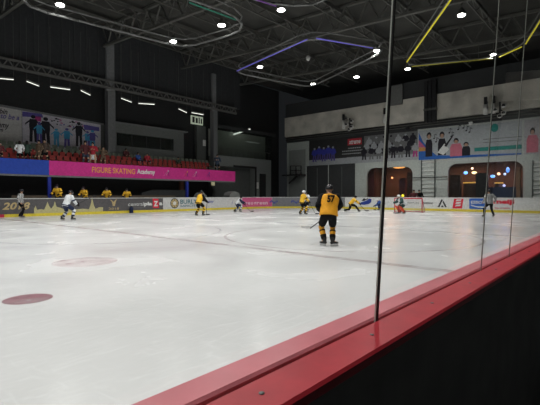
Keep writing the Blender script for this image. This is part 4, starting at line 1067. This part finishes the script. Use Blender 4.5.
def person(label, loc, rel, top, hat='helmet', hatm=None, sleeve=None, pants=None, sock=None, band=None, lean=0, turn=0, drop=0, hands=((-.28, .1, -.42), (.28, .1, -.42)),
           feet=((-.14, 0), (.14, 0)), h=1.78, skates=True, bulk=1.12, group=None, glove=None, mode='hockey', name='person', number=None, twist=0, pelv=None, longhair=False, z=None, toes=None, cat='person'):
    s = h/1.78; rz = TH-math.pi/2+math.radians(rel)
    t = thing(name, label, cat, loc, rz, group)
    sleeve = sleeve or top; pants = pants or J_blk; base = .06 if skates else 0.0
    la = math.radians(lean); up = V(math.sin(math.radians(twist)), math.sin(la), math.cos(la)).normalized()
    J = {}
    J['pel'] = V(0, -.18*math.sin(la), .93+base-drop)*1 if pelv is None else V(*pelv)
    J['mid'] = J['pel']+up*.20; J['chest'] = J['pel']+up*.40; J['neck'] = J['pel']+up*.545
    hu = (up+V(0, 0, .9)).normalized(); J['jaw'] = J['neck']+hu*.10+V(0, .02, 0); J['crown'] = J['jaw']+hu*.085
    xa = V(1, 0, 0)
    for i, sd in ((0, -1), (1, 1)):
        k = 'L' if i == 0 else 'R'
        J['sh'+k] = J['chest']+up*.07+xa*.19*sd
        J['hip'+k] = J['pel']+xa*.10*sd-V(0, 0, .05)
        ht = J['chest']+up*.07+V(*hands[i])
        J['el'+k], J['ha'+k] = ik(J['sh'+k], ht, .30, .27, (sd*.6, -.6, -.5))
        f = feet[i]; an = V(f[0], f[1], .085+base+(f[2] if len(f) > 2 else 0))
        J['kn'+k], J['an'+k] = ik(J['hip'+k], an, .455, .44, (sd*.25, 1, 0))
        td = toes[i] if toes else sd*10
        J['to'+k] = J['an'+k]+V(math.sin(math.radians(td))*.16, math.cos(math.radians(td))*.16, -.05)
    for k in J: J[k] = J[k]*s
    body = skin_body(J, t, s)
    g = lambda k: J[k]
    # face on the body
    fd = V(0, 1, 0); hc = g('jaw')+hu*.03*s
    b = MB()
    for sd in (-1, 1): b.ball(hc+V(sd*.03, .082, .015)*s, .012*s, J_white, 8, 6); b.ball(hc+V(sd*.03, .092, .015)*s, .006*s, M_hairk, 6, 5); b.ball(hc+V(sd*.085, 0, 0)*s, (.012*s, .02*s, .03*s), M_skin, 8, 6)
    b.loft([hc+V(0, .08, .02)*s, hc+V(0, .10, -.015)*s], [.009*s, .013*s], M_skin, 6); b.box(hc+V(-.02, .075, -.048)*s, hc+V(.02, .088, -.04)*s, mat('lips', (.35, .12, .10), .5))
    b.build('face', t)
    # jersey: torso and sleeves
    B = bulk; b = MB()
    b.loft([g('pel')-up*(.13 if not number else .07)*s, g('pel')-up*.02*s, g('mid'), g('chest')-up*.06*s, g('chest')+up*.05*s, g('chest')+up*.11*s, g('neck')+up*.005*s],
           [(.195*B*s, .15*B*s), (.185*B*s, .145*B*s), (.175*B*s, .135*B*s), (.20*B*s, .145*B*s), (.205*B*s, .135*B*s), (.16*B*s, .11*B*s), (.075*s, .07*s)], top, 16, xa, caps=False)
    tz = b.build('jersey' if mode != 'street' else 'coat', t)
    for i, k in enumerate('LR'):
        b = MB(); sh, el, ha = g('sh'+k), g('el'+k), g('ha'+k); we = el+(ha-el)*.86
        b.loft([sh-V(0, 0, .0), sh+(el-sh)*.5, el, el+(ha-el)*.5, we], [.088*B*s, .082*B*s, .07*B*s, .068*B*s, .058*B*s], sleeve, 12)
        o = b.build('sleeve', tz)
        if band: 
            p0 = sh+(el-sh)*.72; p1 = sh+(el-sh)*.95; b = MB(); b.loft([p0, p1], [.081*B*s, .076*B*s], band, 12, caps=False); b.build('sleeve_band', tz)
    if band and mode == 'hockey' and not number:
        b = MB(); b.loft([g('pel')-up*.12*s, g('pel')-up*.07*s], [(.202*B*s, .157*B*s)]*2, band, 16, xa, caps=False); b.build('hem_band', tz)
    # legwear
    Bp = min(B, 1.08); b = MB(); b.loft([g('pel')+up*.02*s, g('pel')-V(0, 0, .09)*s], [(.175*Bp*s, .14*Bp*s), (.17*Bp*s, .14*Bp*s)], pants, 14, xa)
    full = mode in ('ref', 'street')
    for k in 'LR':
        hp, kn, an = g('hip'+k), g('kn'+k), g('an'+k)
        if full: b.loft([hp, hp+(kn-hp)*.5, kn, kn+(an-kn)*.5, an+V(0, 0, .02)], [.105*B*s, .095*B*s, .075*B*s, .068*s, .062*s], pants, 12)
        else: b.loft([hp, hp+(kn-hp)*.4, hp+(kn-hp)*.75], [.112*Bp*s, .112*Bp*s, .102*Bp*s], pants, 12)
    b.build('trousers' if full else 'hockey_shorts', t)
    for k in 'LR':
        hp, kn, an = g('hip'+k), g('kn'+k), g('an'+k)
        if not full:
            sk = sock or top; a0 = kn+(hp-kn)*.22
            so = MB().loft([a0, kn, kn+(an-kn)*.35, kn+(an-kn)*.75, an+(kn-an)*.12], [.082*s, .088*s, .086*s, .07*s, .06*s], sk, 12).build('sock', t)
            if band:
                for u0, u1 in (((.22, .36), (.62, .82)) if not number else ((.26, .34), (.58, .90))): MB().loft([kn+(an-kn)*u0, kn+(an-kn)*u1], [.0905*s, (.088 if u0 < .5 else .073)*s], band, 12, caps=False).build('sock_stripe', so)
        to = g('to'+k); fdn = V(to.x-an.x, to.y-an.y, 0).normalized(); fl = base*s
        b = MB(); sole = an.z-.085*s+.035*s
        he = V(an.x, an.y, sole)-fdn*.05*s; te = V(an.x, an.y, sole)+fdn*.19*s
        b.loft([he+V(0,0,.01)*s, he+fdn*.09*s+V(0,0,.015)*s, te-fdn*.02*s], [(.042*s, .04*s), (.045*s, .045*s), (.04*s, .03*s)], M_boot, 10, V(fdn.y, -fdn.x, 0))
        if skates or full is False: b.loft([V(an.x, an.y, sole+.02*s), an, an+V(0, 0, .07)*s], [.052*s, .056*s, .06*s], M_boot, 10)
        bo = b.build('skate' if skates else 'shoe', t)
        if skates:
            sd = V(fdn.y, -fdn.x, 0)*.004*s; zb_ = an.z-.085*s-.06*s+.0
            b = MB(); b.prism([he-sd+V(0, 0, -.035)*s-fdn*.01, te-sd+V(0,0,-.035)*s+fdn*.01, V((te+fdn*.02).x, (te+fdn*.02).y, zb_+.02*s)-sd, V(te.x, te.y, zb_)-sd, V(he.x, he.y, zb_)-sd, V((he-fdn*.02).x, (he-fdn*.02).y, zb_+.02*s)-sd], sd*2, M_blade); b.build('blade', bo)
    # hands or gloves
    for i, k in enumerate('LR'):
        ha, el = g('ha'+k), g('el'+k); d = (ha-el).normalized()
        if glove or mode == 'hockey':
            m = glove or J_blk; b = hand_mesh(ha-d*.02*s, d, V(1 if k == 'L' else -1, .6, 0), m, 1.45*s)
            b.loft([ha-d*.09*s, ha-d*.0*s], [.066*s, .058*s], m, 10); b.build('glove', t)
        else: hand_mesh(ha-d*.01*s, d, V(1 if k == 'L' else -1, .6, 0), M_skin, s).build('hand', t)
    # head
    hd = (g('jaw')+g('crown'))/2
    if hat == 'helmet':
        b = MB(); m = hatm or M_helk
        b.ball(hd+hu*.02*s+V(0, -.005, 0), (.115*s, .135*s, .125*s), m, 14, 8, zmin=-.25); b.loft([hd+V(-.1, .02, -.02)*s, hd+V(-.1, .0, -.07)*s], [.02*s, .014*s], m, 6); b.loft([hd+V(.1, .02, -.02)*s, hd+V(.1, .0, -.07)*s], [.02*s, .014*s], m, 6)
        b.loft([hd+V(-.085, .095, .035)*s, hd+V(0, .135, .035)*s, hd+V(.085, .095, .035)*s], [.012*s]*3, m, 6)
        ho = b.build('helmet', t)
        if mode == 'hockey':
            b = MB()
            for q_ in range(-3, 4): b.bar(hd+V(q_*.028, .125-abs(q_)*.008, .03)*s, hd+V(q_*.024, .12-abs(q_)*.008, -.10)*s, .003*s, M_blade, 4)
            for zz in (-.03, -.07, -.10): b.bar(hd+V(-.08, .10, zz)*s, hd+V(0, .13, zz)*s, .003*s, M_blade, 4); b.bar(hd+V(.08, .10, zz)*s, hd+V(0, .13, zz)*s, .003*s, M_blade, 4)
            b.build('face_cage', ho)
    else:
        b = MB(); b.ball(hd+hu*.015*s+V(0, -.02, 0)*s, (.095*s, .105*s, .115*s), M_hairk, 14, 8, zmin=-.35)
        if longhair: b.loft([hd+V(0, -.06, .03)*s, hd+V(0, -.075, -.10)*s, hd+V(0, -.08, -.2)*s], [(.085*s, .04*s), (.09*s, .04*s), (.05*s, .02*s)], M_hairk, 10, xa)
        b.build('hair', t)
    if number:
        # digits on the back of the jersey
        n0 = g('mid')+up*.05*s; yb = .150*B*s; bk = V(0, -1, 0); bk = (bk-up*bk.dot(up)).normalized()
        b = MB(); b.text(number, n0+bk*(yb+.005)-xa*.11*s, xa, up, .22*s, .20*s, J_blk, .012, 0, .05); b.text(number, n0+bk*(yb+.016)-xa*.105*s, xa, up, .21*s, .19*s, J_white, .0, 0, -.015) if False else None
        b.build('number', tz)
        b = MB()
        for q_ in range(6): b.box((0,0,0),(0,0,0), J_blk) if False else None
        o0 = g('chest')+up*.045*s
        for q_ in range(6):
            x = (-.10+.034*q_)*s; p = o0+bk*(yb-.004)+xa*x; b.prism([p, p+xa*.024*s, p+xa*.024*s+up*.035*s, p+up*.035*s], bk*.006, J_blk)
        b.build('name_bar', tz)
    t['_j'] = 0; del t['_j']
    t2 = {k: (Matrix.Translation(Vector(loc)) @ Matrix.Rotation(rz, 4, 'Z')) @ v for k, v in J.items()}
    return t, t2
def stick(label, grip, mid_, tip, tape=None, bl=.28, bdir=None):
    """hockey stick from butt end through the lower hand to the heel at the ice"""
    grip, tip = Vector(grip), Vector(tip); d = (tip-grip).normalized()
    t = thing('hockey_stick', label, 'hockey stick', tip)
    mt = Matrix.Translation(-tip)
    o = MB()._bar(grip-d*.12, tip, (.017, .012), M_shaft).build('shaft', t); o.matrix_parent_inverse = mt
    o = MB()._bar(grip-d*.13, grip-d*.02, (.019, .014), M_tapew).build('grip_tape', t); o.matrix_parent_inverse = mt
    bd_ = Vector(bdir or (RGT.x, RGT.y, 0)).normalized(); b = MB()
    b.prism([tip+V(0,0,-.0), tip+bd_*bl*.5+V(0,0,-.01), tip+bd_*bl+V(0,0,.02), tip+bd_*bl+V(0,0,.08), tip+V(0,0,.08)], bd_.cross(V(0,0,1))*.012, tape or M_tape)
    o = b.build('stick_blade', t); o.matrix_parent_inverse = mt
    return t
def gr(px, py): return onZ(px, py, 0)

# referees
person('referee in striped shirt by the side boards at the left', gr(20.5, 217.6), -80, J_ref, mode='ref', lean=6, hands=((-.24, .02, -.5), (.24, .06, -.5)), feet=((-.12, -.10), (.12, .12)), h=1.86, cat='referee', glove=None, bulk=1.05)
person('referee with legs apart near the right boards', gr(489.5, 217.0), 5, J_ref, mode='ref', lean=8, hands=((-.40, .02, -.46), (.42, .02, -.44)), feet=((-.36, .0), (.30, .0)), h=1.84, cat='referee', bulk=1.15)
# main player
g0 = gr(328.5, 246.3)
p, j = person('hockey player in gold jersey with black sleeves seen from behind, nearest the camera', g0, 4, J_gold, sleeve=J_blk, pants=J_blk, sock=J_gold, band=J_blk, lean=15, drop=.05,
       hands=((-.22, .20, -.38), (.27, .32, -.36)), feet=((-.10, .05), (.11, -.04)), h=1.85, bulk=1.40, twist=5, number='57', cat='hockey player', toes=(-30, 65))
for k in 'LR':
    pass
# gold cuffs are the jersey ends
tip = onZ(317.5, 226, .02)
stick('black hockey stick with white taped blade held by the nearest gold player', j['haR'], None, j['haL']+(j['haL']-j['haR']).normalized()*1.0 if False else g0+FWD*.9-RGT*.45+V(0,0,.45), M_tapew, .28, -RGT)
# white player at left
g1 = gr(67.3, 220.4)
p, j = person('player in white and pale blue jersey skating by the left boards', g1, -30, J_white, sleeve=J_white, pants=J_navy, sock=J_white, band=J_navy, lean=24, drop=.10, hands=((.05, .42, -.36), (.22, .30, -.45)),
       feet=((-.24, -.18), (.24, .12)), h=1.92, bulk=1.15, cat='hockey player')
stick('dark hockey stick held out to the right by the white and blue player', j['haR'], None, j['haR']+RGT*.95+V(0,0,.45), M_tape, .25)
# yellow skater
g2 = gr(199.5, 215.8)
p, j = person('yellow and black player skating away in front of the white advert', g2, -40, J_yel, sleeve=J_blk, pants=J_blk, sock=J_yel, band=J_blk, lean=22, drop=.06, hands=((-.1, .4, -.35), (.25, .35, -.42)), feet=((-.2, -.15), (.2, .12)), h=1.9, bulk=1.25, cat='hockey player')
stick('dark hockey stick of the yellow player before the white advert', j['haR'], None, g2+RGT*.35+FWD*.8+V(0,0,.03))
# white dark player by pink advert
g3 = gr(238, 212)
p, j = person('player in white top and navy at the left end of the pink advert', g3, -75, J_white, sleeve=J_navy, pants=J_navy, sock=J_white, band=J_navy, lean=36, drop=.22, hands=((.0, .45, -.3), (.2, .35, -.42)), feet=((-.2, -.3), (.15, .15)), h=1.70, cat='hockey player')
stick('dark hockey stick of the player at the pink advert', j['haR'], None, g3+RGT*1.1+V(0,0,.03))
# pair at the corner
g4 = gr(302.5, 214.6)
p, j = person('yellow player with white helmet standing beside a white player at the corner', g4, -70, J_yel, hatm=M_helw, sleeve=J_yel, pants=J_blk, sock=J_yel, band=J_blk, lean=12, drop=.05, hands=((.0, .38, -.38), (.2, .36, -.45)), feet=((-.16, -.14), (.16, .14)), h=1.88, bulk=1.2, cat='hockey player')
stick('dark hockey stick of the yellow player with white helmet', j['haR'], None, g4+RGT*1.0+V(0,0,.03))
g5 = gr(306.5, 212.3)
person('white jerseyed player half hidden behind the yellow player with white helmet', g5, 150, J_white, hatm=M_helk, sleeve=J_white, pants=J_blk, sock=J_white, band=J_navy, lean=10, drop=.05, hands=((-.2, .3, -.4), (.2, .3, -.4)), h=1.84, cat='hockey player')
# lunging yellow
g6 = gr(352, 211.6)
p, j = person('yellow player lunging with legs wide by the navy logo', g6, -100, J_yel, sleeve=J_yel, pants=J_blk, sock=J_blk, band=J_blk, hatm=M_helk, lean=38, drop=.30, hands=((.1, .45, -.3), (.25, .45, -.38)), feet=((.1, -.62), (-.05, .55)), h=1.85, bulk=1.2, cat='hockey player')
stick('dark hockey stick reaching right from the lunging yellow player', j['haR'], None, g6+RGT*1.25+V(0,0,.03), None, .3)
# blue player
g7 = gr(381.5, 210.4)
p, j = person('crouching player in royal blue jersey and white helmet beside the thick glass joint', g7, 80, J_blue, hatm=M_helw, sleeve=J_blue, pants=J_navy, sock=J_blue, band=J_navy, lean=62, drop=.38, hands=((-.15, .35, -.35), (.15, .35, -.4)), feet=((-.2, -.15), (.2, .2)), h=1.80, bulk=1.25, cat='hockey player')
stick('dark hockey stick of the crouching blue player', j['haL'], None, g7-RGT*.6-FWD*.3+V(0,0,.03), None, .25, -RGT)
# goalie
g8 = gr(402.5, 213.6)
p, j = person('goalkeeper crouching in front of the net in white top and orange red pads', g8, 100, J_white, hatm=M_helw, sleeve=J_teal, pants=J_teal, sock=J_red, lean=40, drop=.26, hands=((-.45, .3, -.3), (.40, .35, -.3)), feet=((-.34, .0), (.32, .0)), h=1.92, bulk=1.5, cat='goalkeeper', glove=J_white)
gm = Matrix.Translation(g8) @ Matrix.Rotation(TH-math.pi/2+math.radians(100), 4, 'Z'); gi = gm.inverted()
for k in 'LR':
    kn, an = gi @ j['kn'+k], gi @ j['an'+k]; b = MB()
    up_ = (kn-an).normalized(); b.loft([an+V(0, .09, -.02), an+(kn-an)*.5+V(0, .11, 0), kn+V(0, .11, .02), kn+up_*.12+V(0, .1, 0)], [(.14, .05), (.15, .06), (.15, .06), (.12, .04)], J_red, 10, V(1, 0, 0)); 
    b.build('leg_pad', p)
stick('goalkeeper stick lying low in front of the net', j['haL'], None, g8-RGT*.5-FWD*.5+V(0,0,.03), None, .38, -RGT)

# goal
M_gred = mat('goal_red', (.50, .03, .06), .4); M_net = mat('net_cord', (.55, .56, .56), .8)
ga, gb_ = gr(396.2, 211.8), gr(420.7, 212.8); X_ = (ga.x+gb_.x)/2; ya, yb = ga.y, gb_.y
t = thing('hockey_goal', 'red framed hockey goal with white net before the end boards', 'goal', (X_, (ya+yb)/2, 0))
def ig(mm, nm): o = mm.build(nm, t); o.matrix_parent_inverse = Matrix.Translation(-t.location); return o
b = MB(); GH = 1.22
b.bar((X_, ya, 0), (X_, ya, GH), .045, M_gred, 8); b.bar((X_, yb, 0), (X_, yb, GH), .045, M_gred, 8); b.bar((X_, ya, GH), (X_, yb, GH), .045, M_gred, 8); ig(b, 'goal_frame')
b = MB(); bx = X_+1.0
for y in (ya-.15, yb+.15): b.bar((X_, y+.15 if y < ya and False else (ya if y == ya-.15 else yb), .04), (bx, y, .04), .03, M_gred, 6); b.bar((X_+.45, y, GH-.05), (bx, y, .04), .025, M_gred, 6); b.bar((X_, (ya if y == ya-.15 else yb), GH), (X_+.45, y, GH-.05), .025, M_gred, 6)
b.bar((bx, ya-.15, .04), (bx, yb+.15, .04), .03, M_gred, 6); b.bar((X_+.45, ya-.15, GH-.05), (X_+.45, yb+.15, GH-.05), .025, M_gred, 6); ig(b, 'base_frame')
b = MB(); n = 16
for k in range(n+1):
    y = ya-.12+(yb-ya+.24)*k/n; b._bar((X_, y, GH), (X_+.45, y, GH-.05), .007, M_net); b._bar((X_+.45, y, GH-.05), (bx, y, .04), .007, M_net)
for k in range(12):
    f_ = k/12; b._bar((X_+.45+.55*f_, ya-.14, GH-.05-(GH-.09)*f_), (X_+.45+.55*f_, yb+.14, GH-.05-(GH-.09)*f_), .007, M_net)
    for y in (ya-.1, yb+.1): b._bar((X_+.05, y, .05+GH*.95*f_), (X_+.45+.55*(1-f_), y, .05+GH*.95*f_), .007, M_net)
ig(b, 'net')
# puck bag / water bottle at the side boards
c = onY(131, 212, SY-.2); 
t = thing('water_bottle', 'small dark blue bottle at the foot of the grey advert', 'bottle', (c.x, SY-.25, 0.005)); MB().loft([(0,0,0), (0,0,.42), (0,0,.5)], [.16, .16, .08], J_navy, 12, caps=False).build('bottle_body', t); MB().loft([(0,0,.5), (0,0,.58)], [.06, .05], J_blk, 10, caps=False).build('bottle_cap', t)

# bench players leaning on the boards
for px_, yh, l, rl, br in ((58.5, 184.3, 'bench player in yellow right of the left blue post', 175, .0), (85, 186.5, 'bench player in yellow leaning over the cap above the skyline print', 165, .0), (107.5, 187.3, 'bench player in yellow above the gold deer emblem', 185, 0), (127.5, 188.5, 'rightmost bench player in yellow, above the mall lettering', 190, 0)):
    c = onY(px_, yh, 32.55); hh = 1.78*(c.z-PZ)/1.80
    person(l, (c.x, 32.6, PZ), rl, J_yel, sleeve=J_yel if px_ < 60 else J_yel, band=J_blk, pants=J_blk, lean=16, hands=((-.30, .30, -.36), (.30, .30, -.36)), h=max(1.5, min(hh, 1.95)), bulk=1.2, hatm=M_helk, group='players on the bench', cat='hockey player')

# spectators in the gallery
def spect(px, ytop, label, top, pants, rel, yy=33.9, **kw):
    kw.setdefault('hands', ((-.20, .12, -.44), (.20, .14, -.44)))
    c = onY(px, ytop, yy); hh = (c.z-GZ)/1.02
    return person(label, (c.x, yy, GZ+.005), rel, top, hat='hair', mode='street', skates=False, pants=pants, h=hh, bulk=.92, **kw)
spect(1.0, 141.5, 'spectator in maroon at the very left edge of the gallery', J_mar, J_blk, 200)
spect(20.3, 140, 'spectator in white top and black trousers before the lettered poster', J_white, J_blk, 20, longhair=True)
spect(27.6, 139.8, 'spectator in dark green jacket beside the white topped one', J_green, J_blk, 10, longhair=True)
spect(39.5, 139, 'spectator in mottled brown coat, left one of a close pair', J_brown, J_brown, 160)
spect(45.2, 138, 'taller spectator in dark brown, right one of a close pair', mat('cloth_umber', (.07, .05, .04), .7, var=.5, scale=15), J_blk, 200)
spect(85.6, 139.6, 'spectator in black and red top beside the red coated woman', J_mar, J_jean, 220, longhair=True)
p, j = spect(93.2, 141, 'woman in red coat and white skirt holding food in the gallery', J_coat, M_skin, 200, longhair=True, hands=((-.12, .17, -.2), (.12, .17, -.2)))
sc_ = (onY(92.8, 141, 33.9).z-GZ)/1.02/1.78
MB().loft([V(0, 0, .86)*sc_, V(0, 0, .55)*sc_], [(.19*sc_, .15*sc_), (.25*sc_, .2*sc_)], J_white, 14, V(1, 0, 0), caps=False).build('skirt', p)
spect(103.6, 145.5, 'short spectator in brown holding up a pale object by the first column', J_brown, J_brown, 190, hands=((-.2, .2, -.3), (.25, .3, .2)))
spect(217.3, 153.5, 'small spectator in dark clothes standing by the right column', J_jean, J_blk, 190, hands=((-.12, .17, -.2), (.12, .17, -.2)))
def seated(px, row, label, top, pants, rel=180, lean=-5, hgt=1.7):
    y, dz = rows[row]; x = side_x(px, y-.2)
    person(label, (x, y-.25, GZ+dz+.005), rel-0, top, hat='hair', mode='street', skates=False, pants=pants, h=hgt, lean=lean, pelv=(0, .0, .58), feet=((-.14, .42), (.14, .42)), hands=((-.18, .32, -.38), (.18, .32, -.38)), bulk=1.05)
def rel_for(world_deg): return world_deg-math.degrees(TH)
FS = rel_for(-90)     # facing the ice from the gallery
seated(126.3, 2, 'seated spectator in maroon in the third row right of the first column', J_mar, J_brown, FS)
seated(138.3, 1, 'seated spectator in blue and white left of the red dressed one', J_blue, J_jean, FS+15)
seated(147.3, 1, 'seated spectator in red with dark trousers under the booth window', J_coat, J_jean, FS-20)
seated(178.3, 1, 'seated spectator in dark green low in the right part of the seats', J_green, J_blk, FS, hgt=1.5)
# two people behind the end boards, goal lamp
for px_, l in ((413.8, 'dark haired person behind the end boards, left of two heads'), (419.2, 'dark haired person behind the end boards, right of two heads')):
    X_ = 41.2 if px_ < 416 else 41.9; c = onX(px_, 188.6, X_); person(l, (X_, c.y, 0), 170, J_blk if px_ > 415 else J_mar, hat='hair', mode='street', skates=False, h=c.z/1.03, pants=J_blk)
c = onX(402.8, 194, EX+.06); t = thing('goal_lamp', 'small glowing yellow lamp on the end boards behind the goalkeeper', 'lamp', (EX+.06, c.y, BH+.002))
MB().loft([(0,0,0), (0,0,.06)], [.09, .09], M_black, 10, caps=False).build('lamp_base', t); MB().ball((0,0,.15), (.14,.14,.15), mat('lamp_yellow', (.8, .7, .05), .4, 0, .9, ecol=(1, .85, .05)), 12, 8).build('lamp_dome', t)
#PEOPLE-END

sc = bpy.context.scene
sc.view_settings.view_transform = 'Standard'; sc.view_settings.look = 'None'; sc.view_settings.gamma = 1
sc.view_settings.use_curve_mapping = False; sc.view_settings.exposure = 0
